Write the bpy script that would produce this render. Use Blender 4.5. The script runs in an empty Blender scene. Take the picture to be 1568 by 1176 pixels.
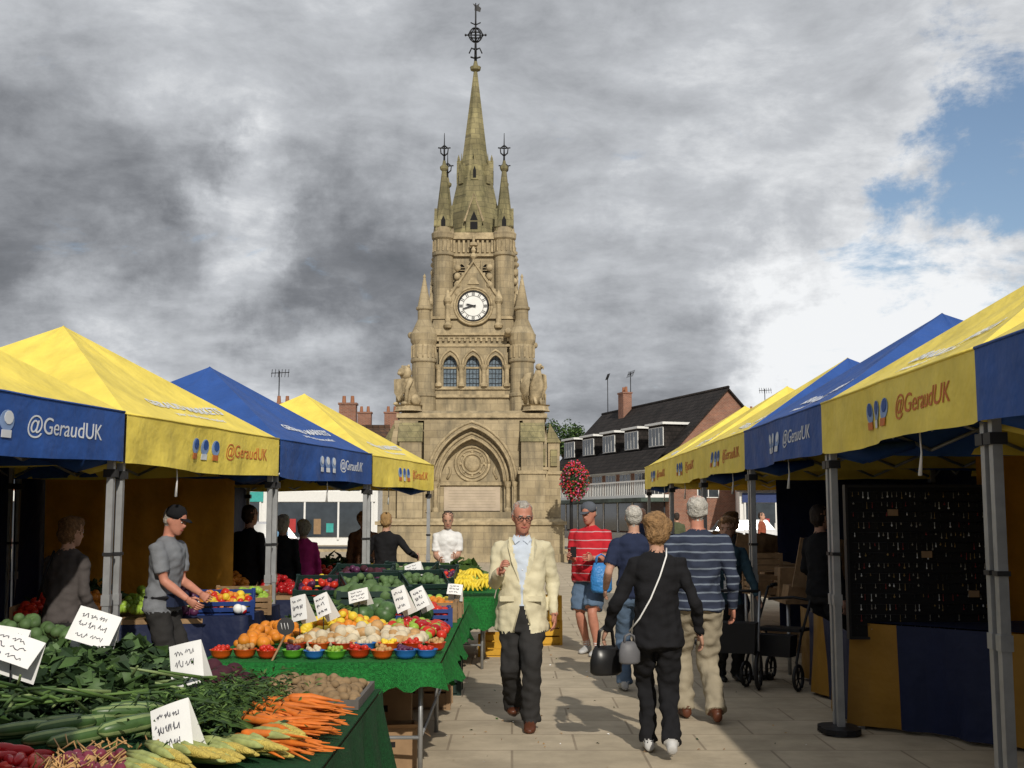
import bpy, math, random
import numpy as np
from mathutils import Vector, Matrix, kdtree, noise
R = random.Random(7)
sc = bpy.context.scene
sc.view_settings.view_transform='Standard'; sc.view_settings.look='None'; sc.view_settings.exposure=0
V=Vector
# ------------------------------------------------------------------ materials
MATS={}
def M(name,col,rough=.7,metal=0,var=.15,scale=8,bump=0,bscale=30,spec=.3,obj=True):
    if name in MATS: return MATS[name]
    m=bpy.data.materials.new(name); m.use_nodes=True; nt=m.node_tree; b=nt.nodes['Principled BSDF']
    b.inputs['Roughness'].default_value=rough; b.inputs['Metallic'].default_value=metal
    b.inputs['Specular IOR Level'].default_value=spec
    tc=nt.nodes.new('ShaderNodeTexCoord'); n=nt.nodes.new('ShaderNodeTexNoise')
    n.inputs['Scale'].default_value=scale; n.inputs['Detail'].default_value=5; n.inputs['Roughness'].default_value=.6
    nt.links.new(tc.outputs['Object'],n.inputs['Vector'])
    mr=nt.nodes.new('ShaderNodeMapRange'); mr.inputs[1].default_value=.3; mr.inputs[2].default_value=.7
    mr.inputs[3].default_value=1-var; mr.inputs[4].default_value=1+var
    nt.links.new(n.outputs[0],mr.inputs[0])
    h=nt.nodes.new('ShaderNodeHueSaturation'); h.inputs['Color'].default_value=(*col,1)
    nt.links.new(mr.outputs[0],h.inputs['Value']); nt.links.new(h.outputs[0],b.inputs['Base Color'])
    if bump>0:
        n2=nt.nodes.new('ShaderNodeTexNoise'); n2.inputs['Scale'].default_value=bscale; n2.inputs['Detail'].default_value=4
        nt.links.new(tc.outputs['Object'],n2.inputs['Vector'])
        bp=nt.nodes.new('ShaderNodeBump'); bp.inputs['Strength'].default_value=bump; bp.inputs['Distance'].default_value=.02
        nt.links.new(n2.outputs[0],bp.inputs['Height']); nt.links.new(bp.outputs[0],b.inputs['Normal'])
    MATS[name]=m; return m
def brickmat(name,c1,c2,mort,w,h,ms=.02,plane='xz',var=.3,bump=.3,offset=.5,stain=None,rough=.85,nscale=1.2,smax=.75):
    m=bpy.data.materials.new(name); m.use_nodes=True; nt=m.node_tree; b=nt.nodes['Principled BSDF']; L=nt.links.new
    b.inputs['Roughness'].default_value=rough; b.inputs['Specular IOR Level'].default_value=.2
    tc=nt.nodes.new('ShaderNodeTexCoord'); s=nt.nodes.new('ShaderNodeSeparateXYZ'); c=nt.nodes.new('ShaderNodeCombineXYZ')
    L(tc.outputs['Object'],s.inputs[0])
    if plane=='xz':
        a=nt.nodes.new('ShaderNodeMath'); L(s.outputs[0],a.inputs[0]); L(s.outputs[1],a.inputs[1]); L(a.outputs[0],c.inputs[0]); L(s.outputs[2],c.inputs[1])
    else:
        L(s.outputs[0],c.inputs[0]); L(s.outputs[1],c.inputs[1])
    br=nt.nodes.new('ShaderNodeTexBrick'); br.offset=offset
    br.inputs['Color1'].default_value=(*c1,1); br.inputs['Color2'].default_value=(*c2,1); br.inputs['Mortar'].default_value=(*mort,1)
    br.inputs['Scale'].default_value=1; br.inputs['Mortar Size'].default_value=ms; br.inputs['Brick Width'].default_value=w; br.inputs['Row Height'].default_value=h
    br.inputs['Mortar Smooth'].default_value=.3
    L(c.outputs[0],br.inputs['Vector'])
    n=nt.nodes.new('ShaderNodeTexNoise'); n.inputs['Scale'].default_value=nscale; n.inputs['Detail'].default_value=8; n.inputs['Roughness'].default_value=.65
    L(tc.outputs['Object'],n.inputs['Vector'])
    mr=nt.nodes.new('ShaderNodeMapRange'); mr.inputs[1].default_value=.3; mr.inputs[2].default_value=.7; mr.inputs[3].default_value=1-var; mr.inputs[4].default_value=1+var
    L(n.outputs[0],mr.inputs[0])
    hs=nt.nodes.new('ShaderNodeHueSaturation'); L(br.outputs[0],hs.inputs['Color']); L(mr.outputs[0],hs.inputs['Value'])
    out=hs.outputs[0]
    if stain:
        n3=nt.nodes.new('ShaderNodeTexNoise'); n3.inputs['Scale'].default_value=.9; n3.inputs['Detail'].default_value=9; n3.inputs['Roughness'].default_value=.7
        mp=nt.nodes.new('ShaderNodeMapping'); mp.inputs['Scale'].default_value=(2.2,2.2,.45); L(tc.outputs['Object'],mp.inputs[0]); L(mp.outputs[0],n3.inputs['Vector'])
        r3=nt.nodes.new('ShaderNodeMapRange'); r3.inputs[1].default_value=.47; r3.inputs[2].default_value=.66; r3.inputs[3].default_value=0; r3.inputs[4].default_value=smax
        L(n3.outputs[0],r3.inputs[0])
        mx=nt.nodes.new('ShaderNodeMixRGB'); mx.inputs[2].default_value=(*stain,1); L(r3.outputs[0],mx.inputs[0]); L(out,mx.inputs[1]); out=mx.outputs[0]
    L(out,b.inputs['Base Color'])
    bp=nt.nodes.new('ShaderNodeBump'); bp.inputs['Strength'].default_value=bump; bp.inputs['Distance'].default_value=.02
    n4=nt.nodes.new('ShaderNodeTexNoise'); n4.inputs['Scale'].default_value=25; L(tc.outputs['Object'],n4.inputs['Vector'])
    ad=nt.nodes.new('ShaderNodeMath'); ad.operation='SUBTRACT'; L(n4.outputs[0],ad.inputs[0]); L(br.outputs['Fac'],ad.inputs[1])
    L(ad.outputs[0],bp.inputs['Height']); L(bp.outputs[0],b.inputs['Normal'])
    return m
def stripemat(name,base,stripe,period,frac,axis=2,rough=.85,third=None):
    m=bpy.data.materials.new(name); m.use_nodes=True; nt=m.node_tree; b=nt.nodes['Principled BSDF']; L=nt.links.new
    b.inputs['Roughness'].default_value=rough; b.inputs['Specular IOR Level'].default_value=.15
    tc=nt.nodes.new('ShaderNodeTexCoord'); s=nt.nodes.new('ShaderNodeSeparateXYZ'); L(tc.outputs['Object'],s.inputs[0])
    nn_=nt.nodes.new('ShaderNodeTexNoise'); nn_.inputs['Scale'].default_value=5; L(tc.outputs['Object'],nn_.inputs['Vector'])
    ma=nt.nodes.new('ShaderNodeMath'); ma.operation='MULTIPLY_ADD'; L(nn_.outputs[0],ma.inputs[0]); ma.inputs[1].default_value=.03; L(s.outputs[axis],ma.inputs[2])
    d=nt.nodes.new('ShaderNodeMath'); d.operation='DIVIDE'; L(ma.outputs[0],d.inputs[0]); d.inputs[1].default_value=period
    f=nt.nodes.new('ShaderNodeMath'); f.operation='FRACT'; L(d.outputs[0],f.inputs[0])
    g=nt.nodes.new('ShaderNodeMath'); g.operation='LESS_THAN'; L(f.outputs[0],g.inputs[0]); g.inputs[1].default_value=frac
    mx=nt.nodes.new('ShaderNodeMixRGB'); L(g.outputs[0],mx.inputs[0]); mx.inputs[1].default_value=(*base,1); mx.inputs[2].default_value=(*stripe,1)
    L(mx.outputs[0],b.inputs['Base Color']); return m

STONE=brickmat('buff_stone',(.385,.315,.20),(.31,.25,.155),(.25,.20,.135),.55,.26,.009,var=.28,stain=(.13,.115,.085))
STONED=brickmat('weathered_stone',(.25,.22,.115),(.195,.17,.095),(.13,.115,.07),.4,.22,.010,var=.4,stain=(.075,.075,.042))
STONEL=M('carved_stone',(.36,.29,.18),.9,var=.4,scale=4,bump=.7,bscale=16)
STONEP=M('inscription_panel',(.46,.38,.29),.8,var=.12,scale=3)
PAVE=brickmat('paving_slabs',(.45,.38,.28),(.41,.345,.25),(.27,.22,.16),.9,.6,.010,plane='xy',var=.18,bump=.12,stain=(.31,.26,.19),nscale=2.5,smax=.65)
ASPH=M('asphalt',(.055,.055,.058),.9,var=.2,scale=3,bump=.2)
BRICK=brickmat('red_brick',(.28,.115,.07),(.21,.085,.055),(.28,.24,.2),.24,.08,.01,var=.2)
TILE=brickmat('dark_roof_tiles',(.033,.027,.025),(.024,.020,.019),(.014,.013,.012),.35,.25,.03,var=.45)
TILEB=brickmat('brown_roof_tiles',(.11,.062,.04),(.075,.045,.03),(.04,.03,.025),.35,.25,.03,var=.35)
WHITE=M('white_paint',(.74,.74,.72),.5,var=.05)
GLASS=M('window_glass',(.035,.045,.055),.08,var=.3,scale=2,spec=.8)
LEAD=M('leaded_glass',(.13,.17,.21),.25,var=.5,scale=14)
DARK=M('dark_void',(.012,.012,.013),.9)
IRON=M('wrought_iron',(.02,.02,.022),.5,metal=.3)
ALU=M('aluminium_pole',(.36,.37,.38),.45,metal=.6,var=.15)
BLACKM=M('black_plastic',(.018,.018,.02),.5)
def fabric(name,col,crease=.5,scale=2.2):
    m=M(name,col,.6,var=.14,scale=3,bump=crease,bscale=scale,spec=.25)
    for n in m.node_tree.nodes:
        if n.type=='BUMP': n.inputs['Distance'].default_value=.12
    return m
YEL=fabric('yellow_canvas',(.78,.62,.11)); BLU=fabric('blue_canvas',(.024,.078,.29))
YELD=fabric('ochre_tarpaulin',(.70,.31,.03)); OCHS=fabric('shaded_ochre_skirt',(.27,.14,.02)); DKBLUE=fabric('navy_tarpaulin',(.010,.016,.05))  # OCHS is a darker ochre copy; the skirt's shade is put into its colour
WPRINT=M('white_print',(.62,.65,.7),.6,var=.05)
RPRINT=M('red_print',(.55,.16,.04),.6); LBL=M('pale_blue_print',(.22,.32,.55),.6)
GRASSCL=M('green_turf_cloth',(.015,.18,.033),.9,var=.45,scale=60,bump=1,bscale=160)
CARD=M('cardboard',(.28,.18,.10),.85,var=.15)
WOOD=M('crate_wood',(.27,.17,.09),.8,var=.3,scale=10)
CARDW=M('white_card',(.76,.76,.75),.6,var=.04); INK=M('ink',(.02,.02,.05),.6)

# ------------------------------------------------------------------ mesh builder
def sph(nu=10,nv=7):
    vs=[];fs=[]
    for i in range(1,nv):
        a=math.pi*i/nv
        for j in range(nu):
            b=2*math.pi*j/nu; vs.append((math.sin(a)*math.cos(b),math.sin(a)*math.sin(b),math.cos(a)))
    vs.append((0,0,1)); vs.append((0,0,-1)); t=len(vs)-2
    for i in range(nv-2):
        for j in range(nu):
            k=(j+1)%nu; fs.append((i*nu+j,(i+1)*nu+j,(i+1)*nu+k,i*nu+k))
    for j in range(nu):
        k=(j+1)%nu; fs.append((t,j,k)); fs.append((t+1,(nv-2)*nu+k,(nv-2)*nu+j))
    return vs,fs
SPH={ (10,7):sph(10,7),(7,5):sph(7,5),(20,14):sph(20,14)}
class MB:
    def __init__(s): s.V=[];s.F=[];s.Mi=[];s.S=[];s.mats=[];s.T=Matrix.Identity(4);s.vm=[]
    def mi(s,m):
        if m not in s.mats: s.mats.append(m)
        return s.mats.index(m)
    def add(s,vs,fs,m,smooth=False):
        o=len(s.V);k=s.mi(m);T=s.T
        for v in vs: s.V.append(T@V(v)); s.vm.append(k)
        for f in fs: s.F.append(tuple(i+o for i in f)); s.Mi.append(k); s.S.append(smooth)
    def box(s,x0,x1,y0,y1,z0,z1,m,t=1,ty=None):
        cx=(x0+x1)/2;cy=(y0+y1)/2;hx=(x1-x0)/2;hy=(y1-y0)/2; ty=t if ty is None else ty
        vs=[(x0,y0,z0),(x1,y0,z0),(x1,y1,z0),(x0,y1,z0),(cx-hx*t,cy-hy*ty,z1),(cx+hx*t,cy-hy*ty,z1),(cx+hx*t,cy+hy*ty,z1),(cx-hx*t,cy+hy*ty,z1)]
        s.add(vs,[(0,3,2,1),(4,5,6,7),(0,1,5,4),(1,2,6,5),(2,3,7,6),(3,0,4,7)],m)
    def sbox(s,h,z0,z1,m,cx=0,cy=0,t=1): s.box(cx-h,cx+h,cy-h,cy+h,z0,z1,m,t)
    def ell(s,c,r,m,rot=None,res=(10,7),smooth=True):
        vs,fs=SPH[res]; Rm=rot.to_matrix() if rot is not None else Matrix.Identity(3)
        if not hasattr(r,'__len__'): r=(r,r,r)
        c=V(c)
        s.add([c+Rm@V((v[0]*r[0],v[1]*r[1],v[2]*r[2])) for v in vs],fs,m,smooth)
    def lathe(s,prof,m,cx=0,cy=0,n=20,ph=0,smooth=False):
        vs=[];fs=[]
        for r,z in prof:
            for j in range(n):
                a=2*math.pi*j/n+ph; vs.append((cx+r*math.cos(a),cy+r*math.sin(a),z))
        for i in range(len(prof)-1):
            for j in range(n):
                k=(j+1)%n; fs.append((i*n+j,i*n+k,(i+1)*n+k,(i+1)*n+j))
        fs.append(tuple(range(n-1,-1,-1))); fs.append(tuple((len(prof)-1)*n+j for j in range(n)))
        s.add(vs,fs,m,smooth)
    def tube(s,path,rad,m,n=8,smooth=True,flat=1,ref=None):
        path=[V(p) for p in path]; N=len(path)
        if not hasattr(rad,'__len__'): rad=[rad]*N
        vs=[];fs=[]
        ref=V(ref) if ref else None
        for i,p in enumerate(path):
            t=(path[min(i+1,N-1)]-path[max(i-1,0)]); t=t.normalized() if t.length>1e-9 else V((0,0,1))
            rr=ref if ref else (V((0,1,0)) if abs(t.y)<.9 else V((1,0,0)))
            if abs(t.dot(rr))>.98: rr=V((1,.2,.1))
            u=t.cross(rr).normalized(); w=u.cross(t).normalized()
            for j in range(n):
                a=2*math.pi*j/n; vs.append(p+u*math.cos(a)*rad[i]+w*math.sin(a)*rad[i]*flat)
        for i in range(N-1):
            for j in range(n):
                k=(j+1)%n; fs.append((i*n+j,i*n+k,(i+1)*n+k,(i+1)*n+j))
        fs.append(tuple(range(n-1,-1,-1))); fs.append(tuple((N-1)*n+j for j in range(n)))
        s.add(vs,fs,m,smooth)
    def loft(s,rings,m,n=16,smooth=True):
        vs=[];fs=[];N=len(rings)
        for c,u,w in rings:
            c=V(c);u=V(u);w=V(w)
            for j in range(n):
                a=2*math.pi*j/n; vs.append(c+u*math.cos(a)+w*math.sin(a))
        for i in range(N-1):
            for j in range(n):
                k=(j+1)%n; fs.append((i*n+j,i*n+k,(i+1)*n+k,(i+1)*n+j))
        fs.append(tuple(range(n-1,-1,-1))); fs.append(tuple((N-1)*n+j for j in range(n)))
        s.add(vs,fs,m,smooth)
    def prism(s,pts,y0,y1,m):
        n=len(pts); vs=[(x,y0,z) for x,z in pts]+[(x,y1,z) for x,z in pts]
        fs=[tuple(range(n)),tuple(range(2*n-1,n-1,-1))]+[(i,i+n,(i+1)%n+n,(i+1)%n) for i in range(n)]
        s.add(vs,fs,m)
    def archwall(s,x0,x1,z0,z1,cx,w,spring,apex,y0,y1,m,reveal=None):
        A=archpts(cx,w,spring,apex); reveal=reveal or m
        L=[(cx-w,z0)]+A+[(cx+w,z0)]
        if cx-w>x0: s.add([(x0,y0,z0),(cx-w,y0,z0),(cx-w,y0,z1),(x0,y0,z1)],[(0,1,2,3)],m)
        if x1>cx+w: s.add([(cx+w,y0,z0),(x1,y0,z0),(x1,y0,z1),(cx+w,y0,z1)],[(0,1,2,3)],m)
        for (a,b) in zip(A[:-1],A[1:]):
            s.add([(a[0],y0,a[1]),(b[0],y0,b[1]),(b[0],y0,z1),(a[0],y0,z1)],[(0,1,2,3)],m)
        for a,b in zip(L[:-1],L[1:]):
            s.add([(a[0],y0,a[1]),(a[0],y1,a[1]),(b[0],y1,b[1]),(b[0],y0,b[1])],[(0,1,2,3)],reveal)
    def grid(s,fn,nu,nv,m,smooth=True):
        vs=[fn(i/nu,j/nv) for i in range(nu+1) for j in range(nv+1)]
        fs=[(i*(nv+1)+j,(i+1)*(nv+1)+j,(i+1)*(nv+1)+j+1,i*(nv+1)+j+1) for i in range(nu) for j in range(nv)]
        s.add(vs,fs,m,smooth)
    def obj(s,name,parent=None,loc=None):
        me=bpy.data.meshes.new(name); me.from_pydata([tuple(v) for v in s.V],[],s.F)
        for m in s.mats: me.materials.append(m)
        me.polygons.foreach_set('material_index',s.Mi); me.polygons.foreach_set('use_smooth',s.S); me.update()
        o=bpy.data.objects.new(name,me); sc.collection.objects.link(o)
        if parent: o.parent=parent
        return o
def archpts(cx,w,spring,apex,n=10):
    h=apex-spring
    if h<=w*1.001:
        return [(cx-w*math.cos(math.pi*i/(2*n)),spring+h*math.sin(math.pi*i/(2*n))) for i in range(2*n+1)]
    Rr=(w*w+h*h)/(2*w); c=cx-w+Rr; a1=math.asin(h/Rr)
    left=[(c-Rr*math.cos(a1*i/n),spring+Rr*math.sin(a1*i/n)) for i in range(n+1)]
    return left+[(2*cx-x,z) for x,z in reversed(left[:-1])]
def Rz(d): return Matrix.Rotation(math.radians(d),4,'Z')
def TR(x,y,z=0,d=0): return Matrix.Translation((x,y,z))@Rz(d)

# ------------------------------------------------------------------ camera, light, sky
cam=bpy.data.cameras.new('camera'); co=bpy.data.objects.new('camera',cam); sc.collection.objects.link(co)
co.location=(0,0,1.62); co.rotation_euler=(math.radians(90+6.4),0,0)
cam.sensor_width=36; cam.lens=41.3; cam.clip_end=2000; sc.camera=co
sd=V((-.2*.85,.98*.85,-.53)).normalized()
sun=bpy.data.lights.new('sun','SUN'); sun.energy=3.4; sun.angle=math.radians(.8); sun.color=(1,.93,.81)
so=bpy.data.objects.new('sun',sun); sc.collection.objects.link(so); so.rotation_euler=sd.to_track_quat('-Z','Y').to_euler()
so.location=(5,-20,20)
w=bpy.data.worlds.new('World'); sc.world=w; w.use_nodes=True; nt=w.node_tree; nt.nodes.clear(); L=nt.links.new
def N(t,**k):
    n=nt.nodes.new(t)
    for a,b in k.items(): setattr(n,a,b)
    return n
def math_(op,a,b=None,c=None,clamp=False):
    n=N('ShaderNodeMath',operation=op,use_clamp=clamp)
    for i,x in enumerate((a,b,c)):
        if x is None: continue
        if isinstance(x,(int,float)): n.inputs[i].default_value=x
        else: L(x,n.inputs[i])
    return n.outputs[0]
out=N('ShaderNodeOutputWorld'); sky=N('ShaderNodeTexSky',sky_type='NISHITA',sun_disc=False)
sky.sun_elevation=math.radians(32); sky.sun_rotation=math.radians(168.5)
bg1=N('ShaderNodeBackground'); bg1.inputs[1].default_value=.105; L(sky.outputs[0],bg1.inputs[0])
tc=N('ShaderNodeTexCoord'); nrm=N('ShaderNodeVectorMath',operation='NORMALIZE'); L(tc.outputs['Generated'],nrm.inputs[0])
sep=N('ShaderNodeSeparateXYZ'); L(nrm.outputs[0],sep.inputs[0])
zz=math_('ADD',math_('MAXIMUM',sep.outputs[2],0.0),.34)
pl=N('ShaderNodeCombineXYZ'); L(math_('DIVIDE',sep.outputs[0],zz),pl.inputs[0]); L(math_('DIVIDE',sep.outputs[1],zz),pl.inputs[1])
L(math_('MULTIPLY',sep.outputs[2],2.0),pl.inputs[2])
def nz(scale,detail,rough,dist,off):
    mp=N('ShaderNodeMapping'); mp.inputs['Location'].default_value=off; L(pl.outputs[0],mp.inputs[0])
    n=N('ShaderNodeTexNoise'); n.inputs['Scale'].default_value=scale; n.inputs['Detail'].default_value=detail; n.inputs['Roughness'].default_value=rough; n.inputs['Distortion'].default_value=dist
    L(mp.outputs[0],n.inputs['Vector']); return n.outputs[0]
def blobs(lst,warp):
    tot=None
    for u,v,r,a in lst:
        c=V((u,1,v)).normalized()
        d=N('ShaderNodeVectorMath',operation='DISTANCE'); L(warp,d.inputs[0]); d.inputs[1].default_value=c
        mr=N('ShaderNodeMapRange',interpolation_type='SMOOTHERSTEP'); L(d.outputs['Value'],mr.inputs[0]); mr.inputs[1].default_value=0; mr.inputs[2].default_value=r; mr.inputs[3].default_value=a; mr.inputs[4].default_value=0
        tot=mr.outputs[0] if tot is None else math_('ADD',tot,mr.outputs[0])
    return tot
wn=N('ShaderNodeTexNoise'); wn.inputs['Scale'].default_value=7; wn.inputs['Detail'].default_value=9; wn.inputs['Roughness'].default_value=.62; L(nrm.outputs[0],wn.inputs['Vector'])
ws=N('ShaderNodeVectorMath',operation='SUBTRACT'); L(wn.outputs['Color'],ws.inputs[0]); ws.inputs[1].default_value=(.5,.5,.5)
wm=N('ShaderNodeVectorMath',operation='SCALE'); L(ws.outputs[0],wm.inputs[0]); wm.inputs['Scale'].default_value=.28
wa=N('ShaderNodeVectorMath',operation='ADD'); L(nrm.outputs[0],wa.inputs[0]); L(wm.outputs[0],wa.inputs[1]); warp=wa.outputs[0]
n1=nz(4.2,10,.66,.4,(3.1,7.7,0)); n2=nz(1.5,8,.55,.4,(11.2,4.3,2)); n3=nz(5,9,.64,.3,(1,2,5)); n4=nz(13,7,.62,.3,(6,2,9))
hole=blobs([(.44,.365,.15,.60),(.31,.215,.10,.46),(.42,.29,.11,.44),(.45,.17,.07,.36),(-.6,.5,.2,.2)],warp)
dens=math_('SUBTRACT',math_('ADD',math_('MULTIPLY',math_('SUBTRACT',n1,.5),1.9),.84),hole)
mk=N('ShaderNodeMapRange',interpolation_type='SMOOTHSTEP'); L(dens,mk.inputs[0]); mk.inputs[1].default_value=.18; mk.inputs[2].default_value=.62
br=blobs([(-.40,.27,.20,-.36),(-.30,.25,.13,-.10),(-.13,.20,.15,-.38),(-.15,.28,.13,-.12),(-.42,.42,.25,-.03),(.0,.42,.2,-.08),(.11,.10,.14,-.22),(-.02,.12,.12,-.16),(-.235,.245,.095,.34),(-.35,.165,.12,.26),(-.2,.13,.08,.14),(.10,.26,.09,.18),(.14,.20,.1,-.06),(.36,.15,.18,.40),(.26,.14,.12,.2),(.25,.24,.16,.06),(.30,.42,.26,.08),(.03,.13,.07,.12)],warp)
bb=math_('ADD',math_('MULTIPLY',math_('SUBTRACT',n2,.5),.5),math_('MULTIPLY',math_('SUBTRACT',n3,.5),.72))
bb=math_('ADD',bb,math_('MULTIPLY',math_('SUBTRACT',n4,.5),.28))
bb=math_('ADD',math_('ADD',bb,.68),br)
cr=N('ShaderNodeValToRGB'); L(bb,cr.inputs[0]); e=cr.color_ramp.elements
e[0].position=.05; e[0].color=(.13,.14,.155,1); e[1].position=1.0; e[1].color=(.90,.915,.93,1)
for p,c in ((.28,(.205,.215,.235)),(.5,(.34,.355,.38)),(.74,(.54,.56,.59))):
    x=e.new(p); x.color=(*c,1)
bg2=N('ShaderNodeBackground'); L(cr.outputs[0],bg2.inputs[0]); bg2.inputs[1].default_value=1
mx=N('ShaderNodeMixShader'); L(mk.outputs[0],mx.inputs[0]); L(bg1.outputs[0],mx.inputs[1]); L(bg2.outputs[0],mx.inputs[2]); L(mx.outputs[0],out.inputs[0])

# ------------------------------------------------------------------ ground
b=MB(); b.add([(-300,-100,0),(300,-100,0),(300,700,0),(-300,700,0)],[(0,1,2,3)],PAVE); b.obj('paved_market_square')
b=MB(); b.add([(-200,54,.004),(200,54,.004),(200,63,.004),(-200,63,.004)],[(0,1,2,3)],ASPH); b.obj('road')
b=MB(); b.box(-200,200,53.7,53.95,0,.12,STONEL); b.obj('road_kerb')

# ------------------------------------------------------------------ clock tower
B=MB(); TW=Matrix.Translation((-1.45,45,0)); B.T=TW
B.sbox(3.45,0,.3,STONE); B.sbox(3.3,.3,1.3,STONE); B.sbox(3.38,1.3,1.42,STONEL); B.sbox(3.3,1.42,1.52,STONEL,t=.96)
B.sbox(2.15,1.5,5.04,STONE); B.sbox(2.62,5.04,5.14,STONEL); B.sbox(2.72,5.14,5.3,STONEL); B.sbox(2.6,5.3,5.42,STONE,t=.93)
B.sbox(1.62,5.42,8.2,STONE)
B.sbox(1.9,8.18,8.27,STONEL); B.sbox(1.98,8.27,8.36,STONEL); B.sbox(1.6,8.36,8.95,STONE,t=.93); B.sbox(1.55,8.95,9.05,STONEL); B.sbox(1.45,9.05,9.3,STONE,t=.8)
B.sbox(1.18,9.25,11.4,STONE); B.sbox(1.3,11.4,11.5,STONEL); B.sbox(1.2,11.5,12.05,STONE); B.sbox(1.36,12.05,12.3,STONEL)
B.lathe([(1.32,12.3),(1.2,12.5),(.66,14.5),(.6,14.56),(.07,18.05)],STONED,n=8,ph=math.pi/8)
B.lathe([(.06,18),(.2,18.05),(.22,18.15),(.1,18.2),(.06,18.35)],STONED,n=10)
B.tube([(0,0,18.3),(0,0,19.1),(0,0,20.1),(0,0,20.35)],[.06,.04,.03,.02],IRON,n=6)
for k in range(4):
    a=math.pi*k/4; B.tube([(.27*math.cos(a)*math.cos(t),.27*math.sin(a)*math.cos(t),19.25+.24*math.sin(t)) for t in [2*math.pi*i/16 for i in range(17)]],.022,IRON,n=5)
B.tube([(.3*math.cos(t),.3*math.sin(t),19.25) for t in [2*math.pi*i/16 for i in range(17)]],.024,IRON,n=5)
for d in (1,-1):
    for ax in ((1,0),(0,1)):
        B.tube([(0,0,18.75),(d*.16*ax[0],d*.16*ax[1],18.8),(d*.26*ax[0],d*.26*ax[1],18.62)],[.035,.03,.025],IRON,n=5)
        B.tube([(0,0,18.45),(d*.2*ax[0],d*.2*ax[1],18.5)],.03,IRON,n=5)
        B.tube([(0,0,19.25),(d*.40*ax[0],d*.40*ax[1],19.25)],.022,IRON,n=5); B.ell((d*.40*ax[0],d*.40*ax[1],19.25),.045,IRON,res=(7,5))
        B.tube([(0,0,19.6),(d*.2*ax[0],d*.2*ax[1],19.68)],.022,IRON,n=5)
B.add([(-.05,0,20.1),(.18,0,20.04),(.22,0,20.18),(.12,0,20.25),(.16,0,20.35),(.04,0,20.28),(-.12,0,20.34),(-.04,0,20.22)],[(0,1,2,3,5,7),(3,4,5),(5,6,7)],IRON)
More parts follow.
